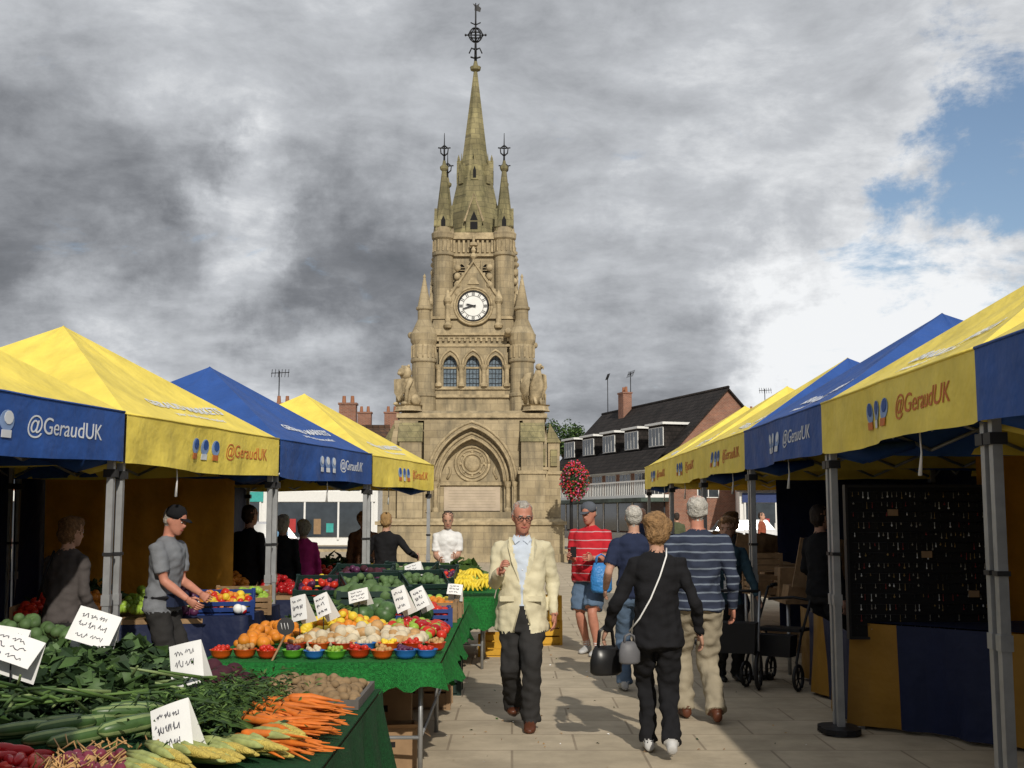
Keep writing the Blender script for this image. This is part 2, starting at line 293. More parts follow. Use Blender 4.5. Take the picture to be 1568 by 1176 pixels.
for k in range(4):
    B.T=TW@Rz(90*k)
    B.archwall(-1.72,1.72,1.52,5.04,0,1.45,2.85,4.82,-2.72,-2.45,STONE)
    B.archwall(-1.5,1.5,1.52,4.95,0,1.16,2.85,4.42,-2.45,-2.16,STONE)
    for ww,ap,yy,rr in ((1.60,5.0,-2.72,.055),(1.45,4.82,-2.72,.04),(1.3,4.62,-2.47,.06),(1.16,4.42,-2.47,.04)):
        P=archpts(0,ww,2.85,ap); B.tube([(x,yy,z) for x,z in P],rr,STONEL,n=7)
    B.box(-1.72,1.72,-2.75,-2.45,1.5,1.75,STONE)
    B.box(-1.16,1.16,-2.24,-2.1,2.72,2.85,STONEL)
    B.box(-1.02,1.02,-2.2,-2.13,1.8,2.66,STONEP)
    for j in range(7): B.box(-.85,.85,-2.205,-2.19,1.92+j*.1,1.925+j*.1,STONED)
    for rr,tt in ((.62,.05),(.5,.03),(.36,.04)):
        B.tube([(rr*math.cos(t),-2.17,3.5+rr*math.sin(t)) for t in [2*math.pi*i/28 for i in range(29)]],tt,STONEL,n=6)
    for j in range(8):
        a=j*math.pi/4; B.ell((.43*math.cos(a),-2.16,3.5+.43*math.sin(a)),(.06,.05,.06),STONEL,res=(7,5))
    B.ell((0,-2.15,3.5),(.3,.1,.3),STONEL)
    for sx in (-1,1):
        B.tube([(sx*.9,-2.16,2.95),(sx*.78,-2.16,3.2),(sx*.82,-2.16,3.4)],.05,STONEL,n=6)
        B.lathe([(.12,1.75),(.12,1.85),(.075,1.92),(.075,2.62),(.13,2.75),(.15,2.85)],STONEL,cx=sx*1.31,cy=-2.56,n=10)
        B.lathe([(.1,1.75),(.055,1.9),(.055,2.62),(.1,2.75),(.12,2.85)],STONEL,cx=sx*1.55,cy=-2.74,n=10)
        x0,x1=(2.72,3.2) if sx>0 else (-3.2,-2.72)
        B.box(x0,x1,-2.62,-1.72,1.52,3.1,STONE); B.box(x0-.05,x1+.05,-2.68,-1.66,3.1,3.22,STONEL)
        B.box(x0+.03,x1-.03,-2.56,-1.78,3.22,4.25,STONE)
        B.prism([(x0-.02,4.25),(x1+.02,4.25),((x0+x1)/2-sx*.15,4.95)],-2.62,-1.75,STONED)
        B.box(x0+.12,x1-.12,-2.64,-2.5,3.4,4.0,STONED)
    B.box(1.722,2.72,-2.95,-1.9,1.52,3.25,STONE); B.box(1.70,2.76,-3.0,-1.9,3.25,3.35,STONEL)
    B.box(1.76,2.7,-2.9,-1.9,3.35,4.3,STONE); B.box(1.76,2.7,-2.9,-1.9,4.3,4.75,STONE,t=.84); B.box(1.84,2.62,-2.8,-1.95,4.75,5.05,STONE)
    B.lathe([(.55,5.4),(.5,5.45),(.48,5.58),(.55,5.62)],STONEL,cx=2.32,cy=-2.32,n=8,ph=math.pi/8)
    B.box(-1.38,1.38,-1.85,-1.6,5.42,6.25,STONE); B.box(-1.5,1.5,-1.95,-1.6,5.95,6.06,STONEL); B.box(-1.38,1.38,-1.92,-1.6,6.25,6.36,STONEL)
    for cx in (-.84,0,.84):
        B.archwall(cx-.42,cx+.42,6.36,8.18,cx,.25,7.15,7.52,-1.86,-1.64,STONE)
        B.add([(cx-.3,-1.65,6.3),(cx+.3,-1.65,6.3),(cx+.3,-1.65,7.6),(cx-.3,-1.65,7.6)],[(0,1,2,3)],LEAD)
        for hx in (-.125,0,.125): B.box(cx+hx-.008,cx+hx+.008,-1.68,-1.655,6.36,7.5,IRON)
        for hz in range(6): B.box(cx-.25,cx+.25,-1.675,-1.655,6.5+hz*.18,6.512+hz*.18,IRON)
        B.box(cx-.25,cx+.25,-1.7,-1.655,7.05,7.12,STONEL)
        P=archpts(cx,.38,7.15,7.72); B.tube([(x,-1.88,z) for x,z in P],.045,STONEL,n=6)
        P=archpts(cx,.28,7.15,7.55); B.tube([(x,-1.86,z) for x,z in P],.03,STONEL,n=6)
    for cx in (-1.26,-.42,.42,1.26):
        B.lathe([(.13,6.36),(.13,6.45),(.085,6.5),(.085,6.98),(.13,7.08),(.15,7.16)],STONEL,cx=cx,cy=-1.93,n=10)
    B.box(-1.38,1.38,-1.9,-1.86,7.85,7.95,STONEL)
    for j in range(14): B.box(-1.33+j*.2,-1.25+j*.2,-1.96,-1.84,8.05,8.18,STONEL)
    cx=cy=1.82
    B.lathe([(.46,5.42),(.46,5.95),(.5,5.98),(.5,6.08),(.44,6.12),(.44,7.22),(.49,7.27),(.49,7.36),(.43,7.4),(.43,7.9),(.5,8.05),(.52,8.3),(.47,8.36),(.25,8.85),(.24,8.87),(.24,9.2),(.3,9.25),(.3,9.32),(.25,9.36),(.04,10.45),(.06,10.5),(.0,10.62)],STONE,cx=cx,cy=-cy,n=20)
    for j in range(14):
        a=2*math.pi*j/14; B.lathe([(.03,7.42),(.03,7.88)],STONEL,cx=cx+.45*math.cos(a),cy=-cy+.45*math.sin(a),n=5)
    B.ell((1.3,-2.1,8.3),(.14,.3,.12),STONEL); B.ell((1.3,-2.35,8.36),.13,STONEL)
    cx=1.15
    B.lathe([(.38,8.95),(.38,11.38),(.44,11.42),(.44,11.52),(.37,11.56),(.37,12.0),(.45,12.08),(.47,12.28),(.4,12.34),(.38,12.5)],STONE,cx=cx,cy=-cx,n=20)
    for j in range(14):
        a=2*math.pi*j/14; B.lathe([(.028,11.56),(.028,12.0)],STONEL,cx=cx+.4*math.cos(a),cy=-cx+.4*math.sin(a),n=5)
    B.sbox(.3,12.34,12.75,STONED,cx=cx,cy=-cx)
    for q in range(4):
        B.T=TW@Rz(90*k)@Matrix.Translation((cx,-cx,0))@Rz(90*q)
        B.prism([(-.24,12.5),(.24,12.5),(0,13.15)],-.36,-.1,STONED); B.prism([(-.08,12.5),(.08,12.5),(.08,12.7),(0,12.85),(-.08,12.7)],-.365,-.35,DARK)
        B.box(-.36,-.26,-.36,-.26,12.5,12.95,STONED,t=.5)
    B.T=TW@Rz(90*k)
    B.lathe([(.34,12.7),(.3,12.85),(.09,14.35),(.16,14.42),(.17,14.5),(.08,14.56),(.05,14.7)],STONED,cx=cx,cy=-cx,n=8)
    B.tube([(cx,-cx,14.6),(cx,-cx,15.0),(cx,-cx,15.6)],[.045,.03,.012],IRON,n=5)
    for q in range(4):
        a=q*math.pi/2; B.tube([(cx,-cx,14.85),(cx+.13*math.cos(a),-cx+.13*math.sin(a),14.95),(cx+.15*math.cos(a),-cx+.15*math.sin(a),15.1),(cx,-cx,15.2)],.026,IRON,n=5)
        B.tube([(cx,-cx,15.1),(cx+.24*math.cos(a),-cx+.24*math.sin(a),15.12)],.022,IRON,n=5)
    for j in range(9): B.box(-.78+j*.18,-.70+j*.18,-1.3,-1.19,11.55,12.03,STONEL)
    for sx in (-1,1):
        B.archwall(sx*.46-.2,sx*.46+.2,10.0,11.3,sx*.46,.13,10.9,11.1,-1.26,-1.15,STONE)
        B.box(sx*.46-.13,sx*.46+.13,-1.186,-1.183,10,11.1,DARK)
        for j in range(9): B.box(sx*.46-.13,sx*.46+.13,-1.25,-1.19,10.15+j*.1,10.18+j*.1,STONEL)
    for sx in (-1,1):
        for j in range(4): B.ell((sx*(1.55+.03*(j%2)),-.6,9.9+j*.33),(.12,.14,.15),STONEL,res=(7,5))
    B.prism([(-.88,8.95),(.88,8.95),(.88,9.75),(0,11.0),(-.88,9.75)],-1.62,-1.15,STONE)
    B.tube([(-1.02,-1.63,9.62),(0,-1.63,11.12),(1.02,-1.63,9.62)],.075,STONEL,n=6,smooth=False)
    for j in range(1,5):
        for sx in (-1,1): B.ell((sx*(1.0-j*.2),-1.63,9.72+j*.3),(.06,.06,.07),STONEL,res=(7,5))
    B.lathe([(.07,11.05),(.05,11.2),(.13,11.3),(.12,11.38),(.05,11.45),(.1,11.55),(.03,11.7)],STONEL,cx=0,cy=-1.6,n=8)
    B.lathe([(.05,11.7),(.17,11.75),(.17,11.85),(.05,11.9),(.05,12.1),(.0,12.2)],STONEL,cx=0,cy=-1.5,n=8)
    for sx in (-1,1):
        B.lathe([(.13,8.6),(.17,8.7),(.1,8.8),(.1,9.5),(.16,9.6),(.16,9.7),(.02,10.05)],STONEL,cx=sx*.95,cy=-1.6,n=10)
    for rr,tt,mm in ((.70,.05,STONEL),(.62,.03,STONEL),(.565,.03,IRON)):
        B.tube([(rr*math.cos(t),-1.63,9.42+rr*math.sin(t)) for t in [2*math.pi*i/36 for i in range(37)]],tt,mm,n=6)
    n=36; B.add([(0,-1.64,9.42)]+[(.56*math.cos(2*math.pi*i/n),-1.64,9.42+.56*math.sin(2*math.pi*i/n)) for i in range(n)],[(0,i+1,(i+1)%n+1) for i in range(n)],WHITE)
    for h in range(12):
        a=math.radians(30*h); ca,sa=math.cos(a),math.sin(a)
        for off in ((-.03,.03) if h%3 else (-.04,0,.04)):
            p=V((sa,0,ca)); q=V((ca,0,-sa)); c0=V((0,-1.655,9.42))
            x=[c0+p*.40+q*(off-.011),c0+p*.40+q*(off+.011),c0+p*.52+q*(off+.011),c0+p*.52+q*(off-.011)]
            B.add(x,[(0,1,2,3)],IRON)
    for rr in (.385,.535): B.tube([(rr*math.cos(t),-1.648,9.42+rr*math.sin(t)) for t in [2*math.pi*i/36 for i in range(37)]],.007,IRON,n=4)
    for ang,ln_,wd in ((-76,.3,.028),(-106,.46,.02)):
        a=math.radians(ang); p=V((math.sin(a),0,math.cos(a))); q=V((p.z,0,-p.x)); c0=V((0,-1.67-wd,9.42))
        B.add([c0-p*.1-q*wd,c0-p*.1+q*wd,c0+p*ln_*.7+q*wd*1.2,c0+p*ln_,c0+p*ln_*.7-q*wd*1.2],[(0,1,2,3,4)],IRON)
    B.prism([(-.22,10.25),(.22,10.25),(0,10.7)],-1.66,-1.6,STONEL)
    B.prism([(-.3,12.35),(.3,12.35),(.3,12.8),(0,13.5),(-.3,12.8)],-1.25,-.6,STONED)
    B.tube([(-.36,-1.26,12.72),(0,-1.26,13.6),(.36,-1.26,12.72)],.045,STONEL,n=5,smooth=False)
    B.prism([(-.15,12.75),(.15,12.75),(0,13.05)],-1.256,-1.24,DARK); B.box(-.14,.14,-1.256,-1.24,12.45,12.7,DARK)
    B.prism([(-.15,14.2),(.15,14.2),(.15,14.55),(0,15.0),(-.15,14.55)],-.72,-.4,STONED); B.prism([(-.06,14.25),(.06,14.25),(.06,14.5),(0,14.65),(-.06,14.5)],-.725,-.71,DARK)
    B.lathe([(.03,14.95),(.06,15.05),(.0,15.2)],STONED,cx=0,cy=-.65,n=6)
    B.T=TW@Rz(90*k+45)
    B.prism([(-.1,14.1),(.1,14.1),(.1,14.4),(0,14.8),(-.1,14.4)],-.78,-.4,STONED)
    B.tube([(0,-.72,14.75),(0,-.72,15.1)],[.04,.01],STONED,n=5)
for v in B.V:
    if v.z>12.5: v.z=12.5+(v.z-12.5)*1.21
B.obj('stone_clock_tower')
def statue(name,x,y,z,kind,rot):
    b=MB(); b.T=TR(x,y,z,rot)
    if kind=='lion':
        b.loft([((0,.25,0),(.26,0,0),(0,.3,0)),((0,.22,.25),(.28,0,0),(0,.3,0)),((0,.1,.6),(.22,0,0),(0,.24,.05)),((0,0,.95),(.24,0,0),(0,.25,.05)),((0,-.05,1.15),(.1,0,0),(0,.12,0))],STONEL,n=12)
        b.ell((0,-.12,1.2),(.24,.22,.28),STONEL); b.ell((0,-.32,1.22),(.14,.16,.15),STONEL); b.ell((0,-.43,1.16),(.09,.09,.08),STONEL)
        for s in (-1,1):
            b.ell((s*.15,-.12,1.44),.06,STONEL,res=(7,5)); b.tube([(s*.2,-.05,.95),(s*.22,-.28,.6),(s*.2,-.3,.1)],[.11,.08,.07],STONEL)
            b.ell((s*.2,-.38,.06),(.09,.14,.07),STONEL); b.ell((s*.28,.15,.22),(.12,.26,.22),STONEL)
        b.prism([(-.24,.95),(.24,.95),(.22,.45),(0,.15),(-.22,.45)],-.48,-.4,STONEL)
    else:
        b.loft([((0,.2,0),(.15,0,0),(0,.18,0)),((0,.1,.35),(.24,0,0),(0,.24,0)),((0,0,.8),(.26,0,0),(0,.25,.05)),((0,-.05,1.15),(.14,0,0),(0,.15,0)),((0,-.08,1.3),(.1,0,0),(0,.11,0))],STONEL,n=12)
        b.ell((0,-.12,1.42),(.12,.16,.13),STONEL); b.tube([(0,-.25,1.42),(0,-.36,1.38),(0,-.36,1.3)],[.06,.04,.01],STONEL)
        for s in (-1,1):
            b.loft([((s*.24,.05,1.2),(.1,0,0),(0,.1,0)),((s*.36,.12,1.15),(.1,0,0),(0,.2,0)),((s*.42,.2,.7),(.09,0,0),(0,.26,0)),((s*.3,.3,.1),(.05,0,0),(0,.1,0))],STONEL,n=10)
            for j in range(4): b.tube([(s*(.40+.02*j),.0+.1*j,1.0),(s*.4,.05+.1*j,.25)],[.04,.02],STONEL,n=5)
            b.tube([(s*.12,0,.3),(s*.13,-.12,.05)],[.07,.05],STONEL)
    return b.obj(name)
for s,k in ((-1,'lion'),(1,'eagle')):
    statue(k+'_statue',-1.45+s*2.36,45-2.34,5.6,k,s*38)
    statue(('eagle' if k=='lion' else 'lion')+'_statue',-1.45+s*2.36,45+2.34,5.6,'eagle' if k=='lion' else 'lion',180-s*38)

# ------------------------------------------------------------------ buildings
def window(b,x0,x1,z0,z1,y,fr=WHITE,nx=2,nz=1):
    b.box(x0-.06,x1+.06,y-.05,y-.002,z0-.06,z1+.06,fr); b.box(x0,x1,y-.06,y-.052,z0,z1,GLASS)
    for i in range(1,nx): xx=x0+(x1-x0)*i/nx; b.box(xx-.03,xx+.03,y-.075,y-.062,z0,z1,fr)
    for i in range(1,nz): q=z0+(z1-z0)*i/nz; b.box(x0,x1,y-.073,y-.062,q-.03,q+.03,fr)
def gable_roof(b,x0,x1,y0,y1,ze,zr,m,wall,ov=.4):
    ym=(y0+y1)/2
    for (ya,sgn) in ((y0-ov,1),(y1+ov,-1)):
        z=ze-ov*(zr-ze)/(ym-y0)
        b.add([(x0-.2,ya,z),(x1+.2,ya,z),(x1+.2,ym,zr),(x0-.2,ym,zr),(x0-.2,ya,z-.15),(x1+.2,ya,z-.15),(x1+.2,ym,zr-.15),(x0-.2,ym,zr-.15)],[(0,1,2,3),(4,7,6,5),(0,4,5,1),(0,3,7,4),(1,5,6,2)],m)
    for x in (x0,x1): b.add([(x,y0,ze),(x,y1,ze),(x,ym,zr-.16)],[(0,1,2)],wall)
    b.tube([(x0-.2,ym,zr+.02),(x1+.2,ym,zr+.02)],.1,m,n=6)
def chimney(b,x,y,z0,z1,wall=BRICK,w=.5):
    b.box(x-w,x+w,y-.35,y+.35,z0,z1,wall); b.box(x-w-.06,x+w+.06,y-.4,y+.4,z1,z1+.12,wall)
    for dx in (-.25,.25): b.lathe([(.13,z1+.12),(.1,z1+.55)],M('chimney_pot',(.3,.13,.07),.8),cx=x+dx*w*2,cy=y,n=8)
def aerial(b,x,y,z0,z1,s=1):
    b.tube([(x,y,z0),(x,y,z1)],.035,IRON,n=5); b.tube([(x-.5*s,y,z1-.15),(x+.6*s,y,z1-.1)],.025,IRON,n=4)
    for j in range(6): b.tube([(x-.45*s+j*.2*s,y-.1,z1-.4),(x-.45*s+j*.2*s,y+.1,z1+.1)],.018,IRON,n=4)
b=MB()
ax=V((.305,-.952,0)); ay=V((.952,.305,0))
Mx=Matrix(((ax.x,ay.x,0,3.4),(ax.y,ay.y,0,93.7),(0,0,1,0),(0,0,0,1)))
b.T=Mx
Ln=21; Dp=8.4
b.box(0,Ln,0,Dp,0,5.45,BRICK); gable_roof(b,0,Ln,0,Dp,5.45,9.8,TILE,BRICK)
WHR=M('render_wall',(.5,.48,.44),.8,var=.1)
b.box(0,Ln-.5,-.9,-.002,0,.5,WHR)
b.box(0,Ln,-1.6,-.01,2.75,2.95,WHITE)
for j in range(0,70): b.box(j*.3,j*.3+.05,-1.6,-1.55,2.95,3.75,WHITE)
b.box(0,Ln,-1.62,-1.54,3.75,3.85,WHITE)
b.add([(0,-1.3,4.5),(Ln,-1.3,4.5),(Ln,-.01,5.9),(0,-.01,5.9)],[(0,1,2,3)],TILE)
b.add([(0,-1.3,4.5),(Ln,-1.3,4.5),(Ln,-.01,4.45),(0,-.01,4.45)],[(3,2,1,0)],WHITE)
for j in range(8):
    x=.6+j*2.55; window(b,x,x+1.7,3.0,4.4,0,nx=3)
    b.box(x-.3,x+2.0,-.1,-.01,.6,2.5,GLASS); b.box(x-.4,x-.25,-.14,-.01,.5,2.6,WHITE)
b.box(0,Ln,-1.9,-.02,2.5,2.74,M('shop_fascia',(.05,.07,.06),.5,var=.8,scale=.7))
for j in range(5):
    x=1.3+j*4.0
    b.box(x,x+2.4,.35,2.6,6.0,7.45,TILE); window(b,x+.15,x+2.25,6.15,7.25,.35,nx=4); b.box(x-.2,x+2.6,.15,2.9,7.45,7.6,WHITE)
chimney(b,5.4,Dp/2-.4,8.9,10.9,BRICK,.5)
aerial(b,5.6,Dp/2,10,12.6,1.1); aerial(b,1,Dp/2,9,12.9,.5)
b.T=Mx@Matrix.Translation((Ln,0,0))@Rz(90)
window(b,3.2,4.6,5.6,6.8,0,nx=2); window(b,2,3.4,2.8,4.1,0); window(b,5,6.4,2.8,4.1,0)
b.obj('brick_shop_terrace')
TEAL=M('teal_sign',(.05,.35,.32),.5); NAVYS=M('navy_sign',(.03,.05,.15),.5); REDS=M('red_sign',(.4,.04,.04),.5)
def terrace(name,x,y,rot,Ln,Dp,wh,rh,wall,roof,floors,chims,shop=None,aer=None,nwin=None):
    b=MB(); b.T=TR(x,y,0,rot); b.box(0,Ln,0,Dp,0,wh,wall); gable_roof(b,0,Ln,0,Dp,wh,rh,roof,wall)
    nw=nwin or int(Ln/2.8)
    for f in floors:
        for j in range(nw):
            xx=(j+.5)*Ln/nw; window(b,xx-.55,xx+.55,f,f+1.3,0,nx=2,nz=2)
    nb=max(1,int(Ln/5))
    for j in range(nb):
        xx=j*Ln/nb
        b.box(xx+.3,xx+Ln/nb-.3,-.06,-.004,.45,2.35,GLASS); b.box(xx+.15,xx+Ln/nb-.15,-.12,-.004,2.4,2.95,shop[j%len(shop)] if shop else WHITE)
        for q in range(4): b.box(xx+.25+q*(Ln/nb-.6)/3,xx+.35+q*(Ln/nb-.6)/3,-.1,-.062,.3,2.4,WHITE)
        for q in range(5): b.box(xx+.6+q*.7,xx+1.0+q*.7,-.075,-.0615,.6+.1*(q%3),1.2+.25*(q%2),[TEAL,REDS,WHITE,CARD][q%4])
    for c in chims: chimney(b,c,Dp/2,rh-1,rh+1.3)
    for a in (aer or []): aerial(b,a,Dp/2+.2,rh-.3,rh+3.4,1)
    return b.obj(name)
terrace('white_shop_building',-20,66,0,12.5,8,3.9,6.9,WHITE,TILEB,[3.0],[6.3,10.2],[TEAL,WHITE,NAVYS],[6.0],nwin=4)
terrace('brick_shop_building',-42,62,4,20,9,5.5,8.6,BRICK,TILE,[3.2],[4,12],[WHITE,NAVYS,REDS])
terrace('rendered_shop_building',13.5,70,-8,24,9,3.4,5.9,WHITE,TILE,[],[],[NAVYS,WHITE,BLACKM])
terrace('brick_town_house',19,97,0,16,9,6.4,9.2,BRICK,TILEB,[3.2],[2,6,12],[WHITE],[3])
terrace('brown_roofed_house',-12.5,84,0,9,7,4.6,7.9,BRICK,TILEB,[3.0],[1.5,3.5],[WHITE])
terrace('brick_cottage_row',-80,80,0,36,9,5.2,8.2,BRICK,TILEB,[3.2],[5,14,25],[WHITE,NAVYS])
terrace('distant_house_row',40,90,0,40,9,5.2,8.4,BRICK,TILE,[3.2],[5,14,25],[WHITE,NAVYS])

# ------------------------------------------------------------------ foliage
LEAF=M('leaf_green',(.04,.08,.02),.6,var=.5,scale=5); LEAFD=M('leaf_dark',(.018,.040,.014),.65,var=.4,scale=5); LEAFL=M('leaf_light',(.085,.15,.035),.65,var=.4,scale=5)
BARK=M('bark',(.09,.065,.045),.9,var=.3)
REDF=M('red_petals',(.55,.03,.04),.6,var=.3); PINKF=M('pink_petals',(.6,.1,.25),.6,var=.3)
def leaf(b,c,s,m,asp=.5):
    q=Matrix.Rotation(R.uniform(0,6.28),3,'Z')@Matrix.Rotation(R.uniform(-1.2,1.2),3,'X')@Matrix.Rotation(R.uniform(-.9,.9),3,'Y')
    c=V(c); b.add([c+q@V(p) for p in ((-s,0,0),(0,-s*asp,s*.15),(s,0,-s*.1),(0,s*asp,s*.15))],[(0,1,2),(0,2,3)],m)
def tree(name,x,y,h,r):
    b=MB(); b.tube([(x,y,0),(x+.1,y,h*.3),(x,y,h*.6),(x,y,h*.8)],[.3,.22,.14,.06],BARK)
    cl=[]
    for i in range(14):
        a=R.uniform(0,6.28); rr=r*R.uniform(.2,.75); c=V((x+rr*math.cos(a),y+rr*math.sin(a),h*R.uniform(.5,.9))); cl.append((c,r*R.uniform(.25,.45)))
        b.tube([(x,y,h*R.uniform(.3,.6)),(c+V((x,y,h*.6)))/2,c],[.1,.06,.03],BARK,n=5)
    for c,cr_ in cl:
        for j in range(220):
            d=V((R.gauss(0,1),R.gauss(0,1),R.gauss(0,.8))).normalized()*cr_*R.uniform(.5,1.1)
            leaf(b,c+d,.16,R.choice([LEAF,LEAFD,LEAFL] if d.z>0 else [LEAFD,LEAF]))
    return b.obj(name)
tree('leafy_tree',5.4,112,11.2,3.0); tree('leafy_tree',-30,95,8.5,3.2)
b=MB(); px,py=2.12,40
b.tube([(px-.1,py+.3,0),(px-.1,py+.3,3.5)],[.07,.045],IRON); b.tube([(px-.1,py+.3,3.3),(px,py,3.45),(px,py,3.3)],.03,IRON,n=5)
b.lathe([(.12,0),(.12,.5),(.08,.55)],IRON,cx=px-.1,cy=py+.3,n=10)
b.obj('flower_basket_post')
b=MB(); b.tube([(px,py,3.4),(px-.3,py,3.0)],.01,IRON,n=4); b.tube([(px,py,3.4),(px+.3,py,3.0)],.01,IRON,n=4)
b.ell((px,py,2.75),(.26,.26,.25),LEAFD)
for j in range(1700):
    d=V((R.gauss(0,1),R.gauss(0,1),R.gauss(0,1))).normalized()*R.uniform(.3,.52); d.z*=1.35
    c=V((px,py,2.8))+d
    if R.random()<.30: b.ell(c,R.uniform(.02,.038),R.choice([REDF,REDF,PINKF]),res=(7,5))
    else: leaf(b,c,.05,R.choice([LEAF,LEAFD,LEAFL]))
b.obj('hanging_flower_basket')

# ------------------------------------------------------------------ market stall canopies
def text_obj(body,size,Mt,mat,parent,name='lettering',warpf=None,bold=0):
    cu=bpy.data.curves.new(name,'FONT'); cu.body=body; cu.size=size; cu.extrude=.0008; cu.align_x='CENTER'; cu.align_y='CENTER'; cu.shear=.15; cu.offset=bold
    o=bpy.data.objects.new(name+'_c',cu); sc.collection.objects.link(o); bpy.context.view_layer.update()
    me=bpy.data.meshes.new_from_object(o.evaluated_get(bpy.context.evaluated_depsgraph_get()))
    bpy.data.objects.remove(o); me.materials.clear(); me.materials.append(mat); me.transform(Mt)
    if warpf:
        for v in me.vertices: v.co=warpf(v.co.copy())
    q=bpy.data.objects.new(name,me); sc.collection.objects.link(q); q.parent=parent; return q
def canopy(A,u,n,zb,vcol,front,sides,side=1,seed=0,text=True):
    A=V((*A,0)); u=V((*u,0)); n=V((*n,0)); S=3.03; h=.38; ze=zb+h; zp=ze+.97
    b=MB(); rr=random.Random(seed)
    C=[A,A+u*S,A+u*S+n*S,A+n*S]; ctr=(C[0]+C[2])/2; apex=V((ctr.x,ctr.y,zp))
    cols=[front,sides,front,sides]; vc=[vcol]*4; PH=[]
    def wave(t,s,ph):
        en=max(0,math.sin(math.pi*min(1,max(0,t))))**.35
        return .012+(.030*math.sin(t*7+ph)+.014*math.sin(t*19+ph*2)+.009*math.sin(t*41+ph*3+s*2))*s*en
    for i in range(4):
        P0,P1=C[i],C[(i+1)%4]; ph=rr.uniform(0,6); PH.append(ph)
        def f(s,t,P0=P0,P1=P1,ph=ph):
            e=P0.lerp(P1,t); e=V((e.x,e.y,ze)); p=e.lerp(apex,s)
            sag=math.sin(math.pi*t)*math.sin(math.pi*min(1,s*1.05))*.08*(1-s*.5)+.012*math.sin(t*17+ph+s*3)*math.sin(math.pi*s)*(math.sin(math.pi*t))
            cr_=math.exp(-((t-.5)/.02)**2)*.006
            p.z-=sag-cr_
            return p
        b.grid(f,12,24,cols[i])
        outn=(P1-P0).cross(V((0,0,1))).normalized()
        if outn.dot(((P0+P1)/2-ctr))<0: outn=-outn
        def g(s,t,P0=P0,P1=P1,outn=outn,ph=ph):
            e=P0.lerp(P1,t); en=max(0,math.sin(math.pi*t))**.35
            e=e+outn*wave(t,s,ph)
            return V((e.x,e.y,ze-h*s+ (.016*math.sin(t*6+ph)-.012)*s*en))
        b.grid(g,5,48,vc[i])
        b.tube([f(0,t/8)+outn*.012 for t in range(9)],.009,vc[i],n=5)
        e0=P0.lerp(P1,.02)+(ctr-P0).normalized()*.06; e1=P0.lerp(P1,.98)+(ctr-P1).normalized()*.06
        for q in range(4):
            a0=e0.lerp(e1,q/4); a1=e0.lerp(e1,(q+1)/4)
            b.tube([(a0.x,a0.y,ze-.06),(a1.x,a1.y,ze-.36)],.014,ALU,n=4); b.tube([(a0.x,a0.y,ze-.36),(a1.x,a1.y,ze-.06)],.014,ALU,n=4)
    b.tube([(ctr.x,ctr.y,ze-.2),(ctr.x,ctr.y,zp-.03)],.03,ALU,n=6)
    mq=C[0].lerp(C[1],rr.uniform(.3,.6))+(ctr-(C[0]+C[1])/2).normalized()*.06
    b.tube([(mq.x,mq.y,zb+.1),(mq.x+.01,mq.y,zb-.1),(mq.x,mq.y+.01,zb-.24)],[.006,.006,.014],CARDW,n=5)
    for ci,cj in ((0,3),(1,2)):
        p=C[ci]+(ctr-C[ci]).normalized()*.12; q=p.lerp(C[cj],.2)
        b.tube([(p.x,p.y,zb+.03),(p.lerp(q,.4).x,p.lerp(q,.4).y,zb-.01),(q.x,q.y,zb+.06)],[.05,.07,.03],BLU if (seed+ci)%2 else vcol,n=8)
    for i,c in enumerate(C):
        p=c+(ctr-c).normalized()*.075
        b.T=Matrix.Translation((p.x,p.y,0))
        b.sbox(.025,.01,ze-.04,ALU); b.sbox(.032,.95,1.03,ALU); b.sbox(.034,1.32,1.345,BLACKM); b.sbox(.045,ze-.5,ze-.44,BLACKM); b.sbox(.08,0,.012,ALU)
        b.lathe([(.15,.012),(.15,.05),(.05,.06)],IRON,n=12)
        b.T=Matrix.Identity(4)
    o=b.obj('market_stall_canopy')
    d=u if side<0 else -u; nn=-n
    mid=C[0].lerp(C[1],.5)
    if vcol is BLU: tc_,ic=WPRINT,LBL
    else: tc_,ic=RPRINT,LBL
    def wf(v,extra=0):
        t=(v-C[0]).dot(u)/S; s=(ze-v.z)/h; k=(v-C[0]).dot(nn)
        return v+nn*(wave(t,s,PH[0])+.004)
    off=.72; base=mid+d*off; base.z=zb+h*.5
    Mt=Matrix(((d.x,0,nn.x,base.x),(d.y,0,nn.y,base.y),(0,1,0,base.z),(0,0,0,1)))
    text_obj('@GeraudUK',.165,Mt,tc_,o,warpf=wf)
    ib=MB()
    for q in range(3):
        c=mid+d*(off-.66-.19*q); ib.T=Matrix(((d.x,0,nn.x,c.x),(d.y,0,nn.y,c.y),(0,1,0,zb+h*.5),(0,0,0,1)))
        ib.lathe([(.07,0),(.07,.003)],ic,cx=0,cy=.01,n=16); ib.lathe([(.045,.004),(.045,.007)],WPRINT if vcol is BLU else BLU,cx=.01,cy=.03,n=10)
        ib.box(-.05,.045,-.10,-.05,.004,.007,tc_ if q!=1 else WPRINT)
    ib.V=[wf(v) for v in ib.V]
    ib.obj('printed_icons',parent=o)
    if text:
        sl=(V((ctr.x,ctr.y,zp))-V((mid.x,mid.y,ze))).normalized(); nr=d.cross(sl).normalized()
        def rf(v):
            s=(v-V((mid.x,mid.y,ze))).dot(sl)/(V((ctr.x,ctr.y,zp))-V((mid.x,mid.y,ze))).length; al=(v-C[0]).dot(u)/S
            t=(al-.5)/max(.05,1-s)+.5; t=min(1,max(0,t)); ph=PH[0]
            sag=math.sin(math.pi*t)*math.sin(math.pi*min(1,s*1.05))*.08*(1-s*.5)+.012*math.sin(t*17+ph+s*3)*math.sin(math.pi*s)*math.sin(math.pi*t)
            return V((v.x,v.y,v.z-sag+.010))
